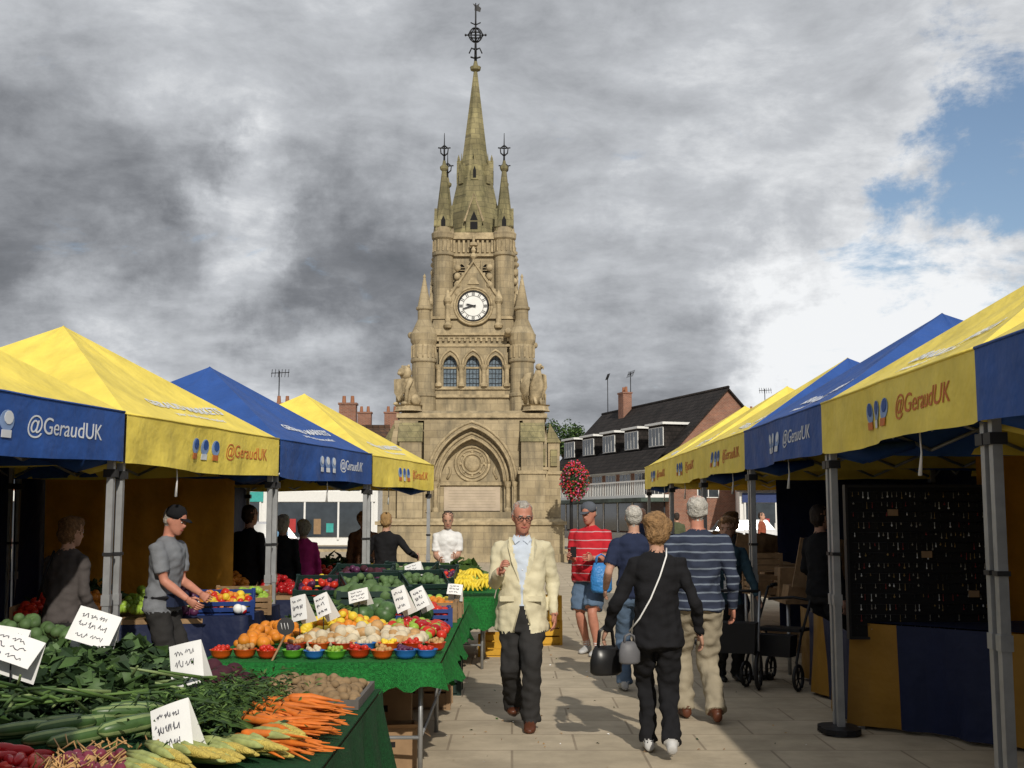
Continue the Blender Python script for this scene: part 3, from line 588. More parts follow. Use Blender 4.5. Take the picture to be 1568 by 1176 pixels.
        c=V((mid.x,mid.y,ze)).lerp(apex,.24)+d*.2
        Mt=Matrix(((d.x,sl.x,nr.x,c.x),(d.y,sl.y,nr.y,c.y),(d.z,sl.z,nr.z,c.z),(0,0,0,1)))
        text_obj('GERAUD MARKETS',.17,Mt,WPRINT,o,warpf=rf,bold=.004)
        c=c-sl*.18
        Mt=Matrix(((d.x,sl.x,nr.x,c.x),(d.y,sl.y,nr.y,c.y),(d.z,sl.z,nr.z,c.z),(0,0,0,1)))
        text_obj('your local street market',.10,Mt,WPRINT,o,warpf=rf)
    return o
lu=(.1926,.9813); ln=(-.9813,.1926)
def LA(k): return (-2.97+.59*k,9.0+3.005*k)
canopy(LA(-3),lu,ln,2.03,YEL,YEL,YEL,-1,1); canopy(LA(-2),lu,ln,2.03,BLU,YEL,BLU,-1,2)
canopy(LA(-1),lu,ln,2.03,BLU,YEL,YEL,-1,3,text=False); canopy(LA(0),lu,ln,2.02,YEL,YEL,YEL,-1,4)
canopy(LA(1),lu,ln,2.02,BLU,BLU,BLU,-1,5); canopy(LA(2),lu,ln,2.01,YEL,YEL,YEL,-1,6)
canopy((-1.22,-.65),(0,1),(-1,0),2.05,BLU,BLU,BLU,-1,7)  # out-of-view extra canopy, added to shade the left of the vegetable table
ru=(0,1); rn=(1,0)
for k,(v,f,s) in enumerate([(YEL,YEL,YEL),(BLU,YEL,BLU),(YEL,YEL,YEL),(BLU,BLU,BLU),(YEL,YEL,BLU),(YEL,YEL,YEL),(YEL,YEL,YEL)]):
    canopy((2.4,0.0+3.03*k-.05),ru,rn,2.10,v,f,s,1,20+k)
def sheet(name,P0,P1,z0,z1,mat,wave=.04,seed=0,mats=None):
    b=MB(); P0=V((*P0,0)) if len(P0)==2 else V((P0[0],P0[1],0));P1=V((*P1,0)) if len(P1)==2 else V((P1[0],P1[1],0)); nrm_=(P1-P0).cross(V((0,0,1))).normalized(); Lg=(P1-P0).length
    nu=max(8,int(Lg*12))
    def f(s,t):
        p=P0.lerp(P1,s)+nrm_*wave*(math.sin(s*Lg*5+seed)+.5*math.sin(s*Lg*13+seed+t)+.3*math.sin(s*Lg*27+seed-2*t))*(1.2-t); return V((p.x,p.y,z0+(z1-z0)*t))
    if mats:
        K=len(mats)
        for i in range(K):
            b.grid(lambda s,t,i=i:f((i+s)/K,t),6,5,mats[i])
    else: b.grid(f,nu,6,mat)
    return b.obj(name)
nn=V(ln)*3.0
for k in range(-3,3):
    a=V(LA(k))+nn; c=V(LA(k+1))+nn
    sheet('sun_block_canvas_wall',a,c,0.05,2.3,DKBLUE,seed=k)  # back walls coloured near-black navy to put shade into the stall interiors
sheet('sun_block_canvas_wall',V(LA(-2))+V(ln)*.4,V(LA(-2))+V(ln)*2.95,.05,2.25,DKBLUE,.03,4)
sheet('sun_block_canvas_wall',(-3.0,12.75),(-5.2,13.1),.55,2.3,YELD,.06,3)
for k in range(0,7):
    sheet('sun_block_canvas_wall',(5.42,k*3.03),(5.42,k*3.03+3),.05,2.4,[DKBLUE,DKBLUE,DKBLUE,DKBLUE,DKBLUE,DKBLUE,YELD][k],seed=k)
sheet('sun_block_canvas_wall',(2.5,2.9),(5.4,2.9),.05,2.4,DKBLUE,.03,1)  # out-of-view side wall, added to keep sun off the right stalls
sheet('sun_block_canvas_wall',(3.78,9.6),(5.4,9.6),.05,2.35,YELD,.03,1)
sheet('sun_block_canvas_wall',(3.4,15.2),(5.4,15.2),.05,2.35,DKBLUE,.03,1)
sheet('striped_table_skirt',(2.62,9.25),(5.3,6.6),0.03,.8,None,.05,2,[OCHS,DKBLUE,DKBLUE,OCHS,DKBLUE]*2)
sheet('striped_table_skirt',(2.62,9.25),(2.9,12.0),0.03,.72,None,.04,2,[DKBLUE,OCHS]*3)
b=MB(); b.add([(2.62,9.25,.81),(5.3,6.6,.81),(5.3,9.3,.81)],[(0,1,2)],DKBLUE)
for i in range(30): b.box(*(lambda x,y:(x,x+.14,y,y+.1))(R.uniform(4.2,5.1),R.uniform(8.0,9.1)),.815,.815+R.uniform(.03,.12),R.choice([CARD,BLACKM,WOOD,TEAL]))
b.obj('trinket_table')
b=MB(); BB=M('black_felt',(.009,.009,.010),.95); SILV=M('silver_trinket',(.42,.40,.35),.4,metal=.8); GOLDT=M('brass_trinket',(.35,.24,.1),.45,metal=.6); REDT=M('red_bead',(.25,.03,.03),.4)
b.T=TR(2.60,9.15,0,0)
b.box(0,1.16,0,.05,.70,1.84,BB)
for x0,x1,z0,z1 in ((-.02,1.18,.68,.70),(-.02,1.18,1.84,1.86),(-.02,0,.70,1.84),(1.16,1.18,.70,1.84)): b.box(x0,x1,-.01,.06,z0,z1,BLACKM)
for i in range(14):
    z=.76+i*.078
    b.tube([(.02,-.012,z+.03),(1.14,-.012,z+.03)],.003,IRON,n=4)
    for j in range(30):
        if R.random()<.8:
            x=.04+j*.037+R.uniform(-.008,.008); l_=R.uniform(.012,.05); mm=R.choice([SILV,SILV,GOLDT,CARDW,IRON,IRON,REDT])
            b.tube([(x,-.018,z+.03),(x,-.02,z+.03-l_)],.002,mm,n=4); b.ell((x,-.02,z+.03-l_),(R.uniform(.004,.009),.004,R.uniform(.005,.01)),mm,res=(7,5))
for (x,z) in ((.3,1.62),(.9,1.0),(.55,1.3)): b.box(x,x+.08,-.03,-.022,z,z+.05,CARD)
b.T=Matrix.Identity(4)
for x in (2.66,3.7): b.box(x,x+.04,9.22,9.26,0,.70,ALU)
b.obj('jewellery_display_rack')
def table(name,x0,x1,y0,y1,z,mat,rot=0,skirt=None,ox=0,oy=0,drop=.25):
    b=MB(); b.T=TR(ox,oy,0,rot); b.box(x0,x1,y0,y1,z-.03,z,WOOD)
    for x in (x0+.12,x1-.12):
        y=y0+.15
        while y<y1:
            b.tube([(x,y,z-.03),(x,y,0)],.016,ALU,n=6); y+=max(.8,(y1-y0-.3)/3)
        b.tube([(x,y0+.15,.25),(x,y1-.15,.25)],.012,ALU,n=5)
    b.tube([(x0+.12,y0+.15,.25),(x1-.12,y0+.15,.25)],.012,ALU,n=5)
    if skirt:
        per=[(x0,y1),(x0,y0),(x1,y0),(x1,y1)]
        b.box(x0-.01,x1+.01,y0-.01,y1+.01,z+.001,z+.008,skirt)
        pts=[]
        for (a,c) in zip(per[:-1],per[1:]):
            Lg=math.dist(a,c); nn_=max(2,int(Lg/.05))
            for i in range(nn_): pts.append((a[0]+(c[0]-a[0])*i/nn_,a[1]+(c[1]-a[1])*i/nn_))
        pts.append(per[-1]); cx=(x0+x1)/2; cy=(y0+y1)/2
        def f(s,t):
            i=min(len(pts)-1,int(round(s*(len(pts)-1)))); p=pts[i]
            o=.02+t*.04*(1+math.sin(i*.7)+.6*math.sin(i*.31)+.4*math.sin(i*1.3)); dx=math.copysign(1,p[0]-cx) if abs(abs(p[0]-cx)-(x1-x0)/2)<.02 else 0; dy=-1 if abs(p[1]-y0)<.02 else 0
            return V((p[0]+dx*o,p[1]+dy*o,z+.004-t*(drop+.03*math.sin(i*.23)+.02*math.sin(i*1.7))))
        b.grid(f,len(pts)-1,6,skirt)
    return b.obj(name)

# ------------------------------------------------------------------ produce
CAR=M('carrot',(.58,.15,.02),.55,var=.25,scale=15); CORN=M('corn_yellow',(.55,.43,.10),.6,var=.25,scale=60,bump=.6,bscale=150); HUSK=M('corn_husk',(.32,.36,.13),.7,var=.3,scale=20)
POT=M('potato',(.24,.16,.085),.85,var=.3); ONI=M('onion_skin',(.46,.27,.11),.5,var=.35); GARL=M('garlic',(.56,.48,.34),.6,var=.25); TOM=M('tomato',(.5,.03,.015),.3)
RPEP=M('red_pepper',(.36,.012,.015),.25); BEET=M('beetroot',(.05,.012,.02),.8,var=.4); CAB=M('cabbage',(.08,.14,.05),.6,var=.3); LEM=M('lemon',(.68,.50,.04),.45); ORA=M('orange_fruit',(.62,.21,.02),.5)
MARD=M('marrow_dark',(.05,.10,.03),.35,var=.35,scale=12); MARP=M('marrow_pale',(.19,.25,.10),.35,var=.3,scale=12); BAN=M('banana',(.70,.53,.04),.5,var=.2,scale=20); MEL=M('melon',(.06,.12,.04),.4,var=.4,scale=20); APG=M('green_apple',(.26,.40,.05),.35); PUR=M('plum',(.08,.02,.06),.4)
RONI=M('red_onion',(.18,.03,.055),.35,var=.35)
def pile(b,m,x0,x1,y0,y1,z,r,n,hp=.1,st=(1,1,.9),res=(10,7)):
    for i in range(n):
        x=R.uniform(x0,x1); y=R.uniform(y0,y1); fx=1-abs(2*(x-x0)/(x1-x0)-1)**2; fy=1-abs(2*(y-y0)/(y1-y0)-1)**2
        rr=r*R.uniform(.75,1.2); mm=R.choice(m) if isinstance(m,(list,tuple)) else m
        q=Matrix.Rotation(R.uniform(0,6.28),3,'Z')@Matrix.Rotation(R.uniform(-.8,.8),3,'X')
        b.ell((x,y,z+rr*.8+hp*min(fx,fy)*R.uniform(.1,1)),(rr*st[0],rr*st[1],rr*st[2]),mm,rot=q.to_quaternion(),res=res)
def leafpile(b,ms,x0,x1,y0,y1,z,n,s,hp=.1,asp=.45):
    for i in range(n):
        x=R.uniform(x0,x1); y=R.uniform(y0,y1); f=(1-abs(2*(x-x0)/(x1-x0)-1)**2)*(1-abs(2*(y-y0)/(y1-y0)-1)**2)
        leaf(b,(x,y,z+hp*f*R.uniform(.3,1)+.01),s*R.uniform(.5,1.3),R.choice(ms),asp)
table('vegetable_table',-3.6,-.72,3.1,6.5,.68,WOOD,skirt=M('dark_green_cloth',(.008,.07,.02),.9,var=.4,scale=60,bump=1,bscale=160),drop=.42)
b=MB()
for i in range(120):
    x=-1.04+R.uniform(-.09,.07); y=R.uniform(4.7,5.75); z=.70+.12*R.random()*(1-abs((y-5.2)/.6)**2)+.015; a=R.uniform(-.6,.3); L_=R.uniform(.17,.28); r=R.uniform(.011,.019)
    d=V((math.cos(a),math.sin(a)*1.0-.15,R.uniform(-.14,.03)))
    p=V((x,y,z)); bend=V((0,R.uniform(-.02,.02),R.uniform(-.01,.01)))
    b.tube([p,p+d*.02,p+d*L_*.5+bend,p+d*L_*.9,p+d*(L_+.05)-bend],[r*.6,r,r*.85,r*.4,.002],CAR,n=7)
b.obj('carrot_pile')
b=MB()
for i in range(3200):
    leaf(b,(R.gauss(-1.27,.13),R.gauss(5.25,.28),.71+R.uniform(0,.17)),.022,R.choice([LEAF,LEAFD,LEAF,LEAFL]),.3)
for i in range(160):
    p=V((-1.05,R.uniform(4.8,5.7),.77)); b.tube([p,p+V((-.13,R.uniform(-.05,.05),.05)),p+V((-.28,R.uniform(-.1,.1),.02))],.0035,R.choice([LEAF,LEAFL]),n=4)
b.obj('carrot_tops')
b=MB()
for i in range(18):
    x=-1.34+.023*i+R.uniform(-.02,.02); y=4.25+.03*i+R.uniform(-.04,.04); z=.72+R.uniform(0,.06); a=R.uniform(-.9,-.4); d=V((math.cos(a),math.sin(a),R.uniform(-.1,.05))).normalized()
    p=V((x,y+.05,z)); b.tube([p-d*.02,p+d*.04,p+d*.10,p+d*.16,p+d*.20],[.012,.021,.021,.013,.004],CORN,n=9)
    for q in range(3):
        o_=V((0,(q-1)*.014,.006*(q%2))); b.tube([p-d*.11+o_,p-d*.03+o_*1.6,p+d*.05+o_*1.8,p+d*R.uniform(.08,.14)+o_*2.2],[.006,.018,.016,.003],HUSK,n=6,flat=.7)
b.obj('corn_cobs')
b=MB()
for i in range(15):
    x=-1.98+.05*i+R.uniform(-.03,.03); y=4.72+R.uniform(-.15,.3); z=.74+R.uniform(0,.09); a=R.uniform(-.2,1.0); d=V((math.cos(a),math.sin(a),R.uniform(-.1,.1)))
    r=R.uniform(.028,.038)
    p=V((x,y,z)); k0=len(b.Mi); b.tube([p-d*.12,p-d*.10,p-d*.03,p+d*.06,p+d*.10,p+d*.12],[.01,r*.8,r,r,r*.8,.01],MARD,n=14)
    kp=b.mi(MARP)
    for q in range(k0,len(b.Mi)-2):
        if (q-k0)%14%3==0: b.Mi[q]=kp
b.obj('marrows')
b=MB()
leafpile(b,[LEAF,LEAFD,CAB,LEAFD,LEAFD],-2.6,-1.45,5.1,6.4,.70,1900,.05,.28); leafpile(b,[LEAFD,LEAF,LEAFD],-3.4,-2.1,4.0,6.4,.70,2400,.06,.25)
for i in range(12):
    c=(R.uniform(-2.6,-1.7),R.uniform(5.4,6.3),.84+R.uniform(0,.08)); b.ell(c,(.08,.08,.075),CAB)
    for j in range(34):
        d=V((R.gauss(0,1),R.gauss(0,1),abs(R.gauss(0,1)))).normalized()*.085; leaf(b,V(c)+d,.05,R.choice([CAB,LEAF,LEAFD]),.8)
for i in range(90):
    p=V((R.uniform(-2.2,-1.35),R.uniform(4.95,5.9),.80+R.uniform(0,.08))); d=V((R.uniform(-1,1),-.6,R.uniform(-.1,.3))).normalized(); b.tube([p,p+d*.12,p+d*.26],[.010,.008,.005],R.choice([LEAFL,LEAF,MARP]),n=5)
b.obj('leafy_greens_pile')
b=MB(); pile(b,[RPEP,RPEP,TOM],-2.3,-1.68,4.0,4.5,.70,.036,120,.09,(1.8,.6,.6)); b.obj('red_pepper_pile')
b=MB(); pile(b,[RONI,RONI,RONI,ONI],-1.66,-1.34,4.0,4.52,.70,.022,170,.07)
for i in range(60):
    p=V((R.uniform(-1.66,-1.34),R.uniform(4.05,4.5),.77)); b.tube([p,p+V((R.uniform(-.06,.06),R.uniform(-.06,.06),.03))],.003,ONI,n=4)
b.obj('red_onion_pile')
b=MB(); pile(b,BEET,-1.65,-1.28,5.55,6.25,.72,.042,90,.12); b.obj('beetroot_pile')
b=MB()
TRAY=M('grey_tray',(.12,.11,.10),.8)
b.box(-1.35,-.76,5.82,6.45,.69,.70,TRAY)
for s in ((-1.35,-.76,5.80,5.82),(-1.35,-.76,6.45,6.47),(-1.37,-1.35,5.80,6.47),(-.76,-.74,5.80,6.47)): b.box(*s,.69,.735,TRAY)
pile(b,POT,-1.34,-.77,5.84,6.44,.705,.028,230,.07,(1.2,.9,.8)); b.obj('potato_tray')
b=MB()
for i,(x,y) in enumerate(((-3.2,4.6),(-2.7,3.9),(-1.55,3.6),(-1.0,3.6),(-3.0,5.6))):
    pile(b,[[CAB],[TOM],[ONI],[APG],[CAB]][i],x-.25,x+.25,y-.25,y+.25,.70,.036,60,.08)
b.obj('mixed_vegetable_pile')
table('turf_covered_table',-1.92,-.45,7.35,12.4,.72,WOOD,skirt=GRASSCL,drop=.17)
BC=[M('red_bowl',(.55,.05,.01),.3),M('blue_bowl',(.03,.16,.5),.3),M('orange_bowl',(.65,.10,.01),.3),M('green_bowl',(.12,.4,.03),.3)]
def bowl(x,y,z,r,mat,fruit,name='plastic_bowl'):
    b=MB(); b.T=Matrix.Translation((x,y,z)); b.lathe([(r*.6,0),(r*.85,r*.3),(r,r*.75),(r*1.05,r*.78),(r*.95,r*.7),(r*.6,r*.35)],mat,n=18,smooth=True)
    for i in range(14):
        a=R.uniform(0,6.28); q=r*.65*R.random()**.5; b.ell((q*math.cos(a),q*math.sin(a),r*.65+R.uniform(0,r*.35)),r*R.uniform(.18,.28),fruit)
    return b.obj(name)
for i in range(10):
    bowl(-1.82+i*.143+R.uniform(-.01,.01),7.52+R.uniform(-.03,.04),.73,.07*R.uniform(.93,1.06),BC[[2,2,0,3,1,3,0,2,1,1][i]],[TOM,ONI,TOM,PUR,GARL,APG,TOM,ONI,PUR,TOM][i])
for i in range(7):
    bowl(-1.4+i*.15,7.74+R.uniform(-.02,.04),.75,.07,BC[[0,2,0,1,2,0,0][i]],[ONI,ONI,GARL,GARL,LEM,TOM,ONI][i])
b=MB(); pile(b,[GARL,ONI,GARL],-1.45,-.6,7.95,8.45,.74,.04,170,.10); b.obj('onion_pile')
b=MB(); pile(b,[LEM,LEM,ORA],-1.55,-.95,8.5,9.2,.74,.036,190,.14); pile(b,[ORA],-1.85,-1.5,8.0,8.8,.74,.038,90,.1); b.obj('citrus_fruit_pile')
b=MB(); pile(b,[TOM,APG,RPEP],-.95,-.5,8.5,9.3,.74,.036,140,.08); pile(b,[MEL],-1.2,-.7,9.4,9.9,.76,.1,9,.08); b.obj('fruit_and_melon_pile')
b=MB(); leafpile(b,[LEAFL,CAB,LEAF],-1.85,-1.2,9.3,10.2,.74,700,.05,.18); b.obj('lettuce_pile')
GCR=M('green_plastic_crate',(.012,.03,.025),.5); YCR=M('yellow_plastic_crate',(.55,.30,.03),.5); BCR=M('blue_plastic_crate',(.02,.05,.2),.5)
def crate(x,y,z,w,d,h,rot,mat,fill=None,name='plastic_crate',tilt=0,fr=.035,nf=60):
    b=MB(); b.T=Matrix.Translation((x,y,z))@Rz(rot)@Matrix.Rotation(math.radians(tilt),4,'X')
    b.box(-w/2,w/2,-d/2,d/2,0,.012,mat)
    for k in range(3):
        z0=.02+k*h/3; z1=z0+h/3-.018
        b.box(-w/2,w/2,-d/2,-d/2+.012,z0,z1,mat); b.box(-w/2,w/2,d/2-.012,d/2,z0,z1,mat); b.box(-w/2,-w/2+.012,-d/2+.013,d/2-.013,z0,z1,mat); b.box(w/2-.012,w/2,-d/2+.013,d/2-.013,z0,z1,mat)
    for sx in (-1,1):
        for sy in (-1,1): b.box(sx*(w/2-.01)-.018,sx*(w/2-.01)+.018,sy*(d/2-.01)-.018,sy*(d/2-.01)+.018,0,h+.01,mat)
    if fill: pile(b,fill,-w/2+.04,w/2-.04,-d/2+.04,d/2-.04,h*.5,fr,nf,h*.5)
    return b.obj(name)
crate(-.75,9.75,.73,.5,.35,.14,5,BCR,[TOM,TOM]); crate(-.72,10.2,.73,.5,.35,.16,0,WOOD,[ORA],'wooden_crate'); crate(-.7,10.7,.73,.5,.4,.14,0,CARD,[LEM,APG],'cardboard_tray'); crate(-1.3,10.6,.76,.5,.4,.2,8,GCR,[CAB],nf=20,fr=.07)
for (x,y,z,r) in ((-1.3,11.2,.85,20),(-1.5,11.9,.9,-10),(-.95,11.7,.85,15),(-1.1,12.4,.9,-20),(-1.75,11.3,.82,5),(-.9,12.9,.85,-5)): crate(x,y,z,.6,.4,.18,r,GCR,R.choice([[PUR,BEET],[CAB],[TOM,PUR],[APG]]),tilt=18)
table('fruit_table',-1.95,-.2,12.6,15.6,.75,WOOD,skirt=GRASSCL,drop=.3)
b=MB()
for k in range(15):
    cx=-.66+.12*(k%5)+R.uniform(-.03,.03); cy=12.8+.12*(k//5); cz=.80+.08*R.random()+.04*(k//5)
    for j in range(6):
        a=-.8+j*.32; d=V((math.sin(a)*.8,-math.cos(a)*.5,0)); p=V((cx,cy,cz+.07))
        b.tube([p,p+d*.05+V((0,0,.01)),p+d*.12+V((0,0,-.01)),p+d*.19+V((0,0,-.06)),p+d*.22+V((0,0,-.08))],[.008,.018,.02,.014,.004],BAN,n=6)
b.obj('banana_bunches')
b=MB(); pile(b,[TOM,ORA,RPEP],-1.9,-1.2,13,14.2,.78,.04,150,.15); pile(b,[APG,LEM],-1.2,-.3,13.6,14.6,.78,.04,150,.15); leafpile(b,[LEAFL,LEAF],-1.0,-.3,14.6,15.5,.78,250,.1,.3); b.obj('fruit_pile')
crate(.35,15.2,0,.5,.35,.3,10,YCR); crate(.36,15.2,.31,.5,.35,.3,4,YCR); crate(-.12,14.0,0,.5,.35,.25,-5,YCR); crate(-.75,10.3,0,.45,.4,.4,0,CARD,name='cardboard_tray'); crate(-.72,11.1,0,.5,.4,.28,0,GCR); crate(-.72,11.1,.3,.5,.4,.28,0,BLACKM)
def cbox(x,y,w,d,h,rot,z=0):
    b=MB(); b.T=TR(x,y,z,rot)
    b.box(-w/2,w/2,-d/2,-d/2+.01,0,h,CARD); b.box(-w/2,w/2,d/2-.01,d/2,0,h,CARD); b.box(-w/2,-w/2+.01,-d/2+.011,d/2-.011,0,h,CARD); b.box(w/2-.01,w/2,-d/2+.011,d/2-.011,0,h,CARD); b.box(-w/2+.011,w/2-.011,-d/2+.011,d/2-.011,0,.01,CARD)
    b.add([(-w/2,-d/2,h),(w/2,-d/2,h),(w/2,-d/2-.1,h+.04),(-w/2,-d/2-.1,h+.04)],[(0,1,2,3)],CARD)
    b.add([(w/2,-d/2,h),(w/2,d/2,h),(w/2+.09,d/2,h-.06),(w/2+.09,-d/2,h-.06)],[(0,1,2,3)],CARD)
    b.box(-.03,.03,-d/2-.003,-d/2-.001,h*.55,h*.68,DARK)
    return b.obj('cardboard_box')
cbox(-.80,7.9,.34,.3,.26,8); cbox(-1.3,8.3,.4,.3,.3,-8); cbox(-.95,9.0,.4,.35,.35,3); cbox(-.98,7.4,.3,.3,.22,20)
b=MB()
for i in range(140):
    x=R.uniform(-.6,.6) if R.random()<.7 else R.uniform(.6,2.2); leaf(b,(x-.1,R.uniform(6.5,14),.006),R.uniform(.008,.02),R.choice([LEAFD,LEAF,CARD,ONI,CARDW]),.5)
for v in b.V: v.z=max(.003,min(v.z,.014))
b.obj('ground_litter')
def pricecard(x,y,z,w,h,yaw,tilt,roll=0,dark=False,stick=True):
    b=MB(); T0=Matrix.Translation((x,y,z))@Rz(yaw); b.T=T0@Matrix.Rotation(math.radians(-tilt),4,'X')@Matrix.Rotation(math.radians(roll),4,'Y')
    mm=BLACKM if dark else CARDW; ik=CARDW if dark else INK
    b.grid(lambda s,t:V((-w/2+w*s,-.002-.006*math.sin(math.pi*s),-h/2+h*t)),6,2,mm)
    b.grid(lambda s,t:V((-w/2+w*s,.001-.006*math.sin(math.pi*s),-h/2+h*t)),6,2,mm)
    b.add([(-w/2,.003,h/2),(w/2,.003,h/2),(w/2,.12,-h/2),(-w/2,.12,-h/2)],[(0,1,2,3)],mm)
    for row,(zz_,sz) in enumerate(((.28,.13),(.02,.20),(-.28,.14))):
        x0=-w*.38+R.uniform(0,w*.06); xe=w*R.uniform(.25,.40); word=R.randint(2,3)
        for q in range(word):
            xa=x0+(xe-x0)*q/word; xb=x0+(xe-x0)*(q+.8)/word; K=9; pts=[]
            for c in range(K):
                xx=xa+(xb-xa)*c/(K-1)+math.sin(c*2.1)*w*.012
                pts.append((xx,-.0045-.006*math.sin(math.pi*(xx/w+.5)),(zz_+math.sin(c*R.uniform(1.6,2.6))*sz*.42+R.uniform(-.02,.02))*h))
            b.tube(pts,.0018,ik,n=4)
    if stick:
        b.T=T0; b.tube([(0,.015,-h*.4),(0,.02,-h*.5-.12)],.004,BLACKM,n=4)
    return b.obj('price_card')
for a in ((-2.10,6.0,1.06,.22,.18,8,25,18),(-2.18,5.2,1.05,.26,.14,5,40,20),(-1.52,5.6,.93,.16,.20,-12,15,-14),(-1.27,4.5,.83,.16,.19,-18,22,-22),(-1.44,8.05,1.0,.12,.17,-25,10,-14),(-1.32,8.3,1.0,.11,.16,-25,15,-25),(-.83,8.9,1.0,.11,.19,-20,15,-25),(-.72,9.3,.98,.11,.17,-15,15,-28),(-1.0,12.0,1.08,.18,.14,-25,30,-20),(-2.5,5.9,1.0,.2,.16,5,30,10),(-1.2,9.3,1.0,.16,.10,-15,20,-15),(-.5,10.4,.98,.13,.10,-5,30,5)): pricecard(*a)
b=MB(); b.T=Matrix.Translation((-1.42,7.5,.93))@Matrix.Rotation(math.radians(80),4,'X'); b.lathe([(.055,0),(.055,.006)],BLACKM,n=18)
for q in range(3): b.tube([(-.03+q*.02,.02,.009),(-.02+q*.02,-.02,.009)],.002,CARDW,n=4)
b.T=Matrix.Identity(4); b.tube([(-1.42,7.5,.88),(-1.5,7.42,.70),(-1.52,7.4,.62)],.007,WOOD,n=6); b.obj('chalk_price_tag')

for (cx,cy,w_,d_,rot,fill) in ((-4.0,8.0,2.2,.9,11,[ORA,TOM,CAB]),(-3.6,10.9,1.6,1.6,11,[TOM,ORA,APG,PUR]),(-2.75,13.9,1.5,1.6,11,[ORA,RPEP,LEM]),(-3.9,14.6,1.0,1.6,11,[CAB,APG]),(-2.2,16.6,1.2,2,11,[TOM,LEM])):
    b=MB(); b.T=TR(cx,cy,0,rot); b.box(-w_/2,w_/2,-d_/2,d_/2,.7,.74,WOOD); b.box(-w_/2,w_/2,-d_/2,-d_/2+.02,.1,.698,DKBLUE)
    for sx in (-1,1):
        for sy in (-1,1): b.tube([(sx*(w_/2-.06),sy*(d_/2-.06),0),(sx*(w_/2-.06),sy*(d_/2-.06),.7)],.02,ALU,n=6)
    for f,mm in enumerate(fill):
        x0=-w_/2+f*w_/len(fill); pile(b,mm,x0+.05,x0+w_/len(fill)-.05,-d_/2+.1,d_/2-.1,.75,.042,90,.16)
        b.box(x0+.03,x0+.04,-d_/2,d_/2,.74,.86,WOOD)
    leafpile(b,[LEAF,LEAFD],-w_/2,0,0,d_/2,.78,160,.1,.3)
    b.obj('produce_display_table')
crate(-2.55,10.6,.76,.5,.35,.16,11,BCR,[TOM,ORA,LEM],'plastic_crate',tilt=15); crate(-2.5,11.1,.76,.5,.35,.16,11,WOOD,[APG],'wooden_crate',tilt=15)
table('side_produce_table',-2.95,-2.3,10.3,11.7,.75,WOOD,skirt=DKBLUE,drop=.6)
b=MB(); pile(b,[RPEP,ORA,APG,LEM,CARDW],-2.9,-2.35,10.4,11.6,.77,.04,150,.12); b.obj('packaged_fruit')
for (cx,cy,rot) in ((3.25,13.4,0),(3.2,16.5,0),(3.2,19,0)):
    b=MB(); b.T=TR(cx,cy,0,rot); b.box(-.45,.45,-1.2,1.2,.72,.76,WOOD)
    for sx in (-1,1):
        for sy in (-1,1): b.tube([(sx*.4,sy*1.1,0),(sx*.4,sy*1.1,.72)],.02,ALU,n=6)
    for q in range(6): b.box(-.42,.1,-1.15+q*.38,-.85+q*.38,.76,.76+R.uniform(.08,.4),R.choice([WOOD,CARD,WOOD,M('leather_goods',(.12,.05,.02),.5)]),t=.9)
    for q in range(4): b.prism([(-.4+.15*q,.9),(-.1+.15*q,.9),(-.05+.15*q,1.35),(-.3+.15*q,1.4)],-1.3+.25*q,-1.27+.25*q,WOOD)
    b.obj('craft_stall_table')
for (x,y,z,r) in ((2.75,12.9,.78,10),(2.8,13.3,1.0,-5),(2.85,12.6,.2,0)): crate(x,y,z,.4,.3,.2,r,WOOD,name='wooden_crate')

# ------------------------------------------------------------------ people
def IK(a,t,l1,l2,pole):
    a=V(a);t=V(t);d=t-a; Ld=min(d.length,l1+l2-.004); dr=d.normalized(); p=(l1*l1-l2*l2+Ld*Ld)/(2*Ld); h=math.sqrt(max(0,l1*l1-p*p))
    po=V(pole); po=(po-dr*po.dot(dr)).normalized(); return a+dr*p+po*h, a+dr*Ld
def dense(path,rad,step=.02):
    P=[];Rr=[]
    for i in range(len(path)-1):
        a=V(path[i]);c=V(path[i+1]); n=max(1,int((c-a).length/step))
        for j in range(n): P.append(a.lerp(c,j/n)); Rr.append(rad[i]+(rad[i+1]-rad[i])*j/n)
    P.append(V(path[-1]));Rr.append(rad[-1]); return P,Rr
SK=M('skin',(.48,.27,.19),.55,var=.10,scale=10); SKR=M('ruddy_skin',(.48,.21,.145),.55,var=.14,scale=14)
HG=M('grey_hair',(.36,.33,.29),.8,var=.35,scale=40,bump=.8,bscale=80); HB=M('brown_hair',(.17,.09,.04),.7,var=.5,scale=40,bump=.8,bscale=80); HLB=M('light_brown_hair',(.25,.145,.065),.7,var=.5,scale=40,bump=.8,bscale=80); HD=M('dark_hair',(.03,.02,.015),.6,var=.3,bump=.5,bscale=80); HL=M('blond_hair',(.34,.21,.09),.7,var=.3,bump=.5,bscale=80)
HW=M('white_hair',(.46,.44,.40),.8,var=.35,scale=40,bump=.8,bscale=80)
EYE=M('eye_dark',(.02,.015,.012),.3); LIP=M('lips',(.35,.09,.08),.5); EYEW=M('eye_white',(.6,.57,.54),.3); LENS=M('spectacle_frame',(.02,.02,.02),.3)
def cl(name,c,rough=.9): return M('cloth_'+name,c,rough,var=.16,scale=5,bump=.5,bscale=12,spec=.15)
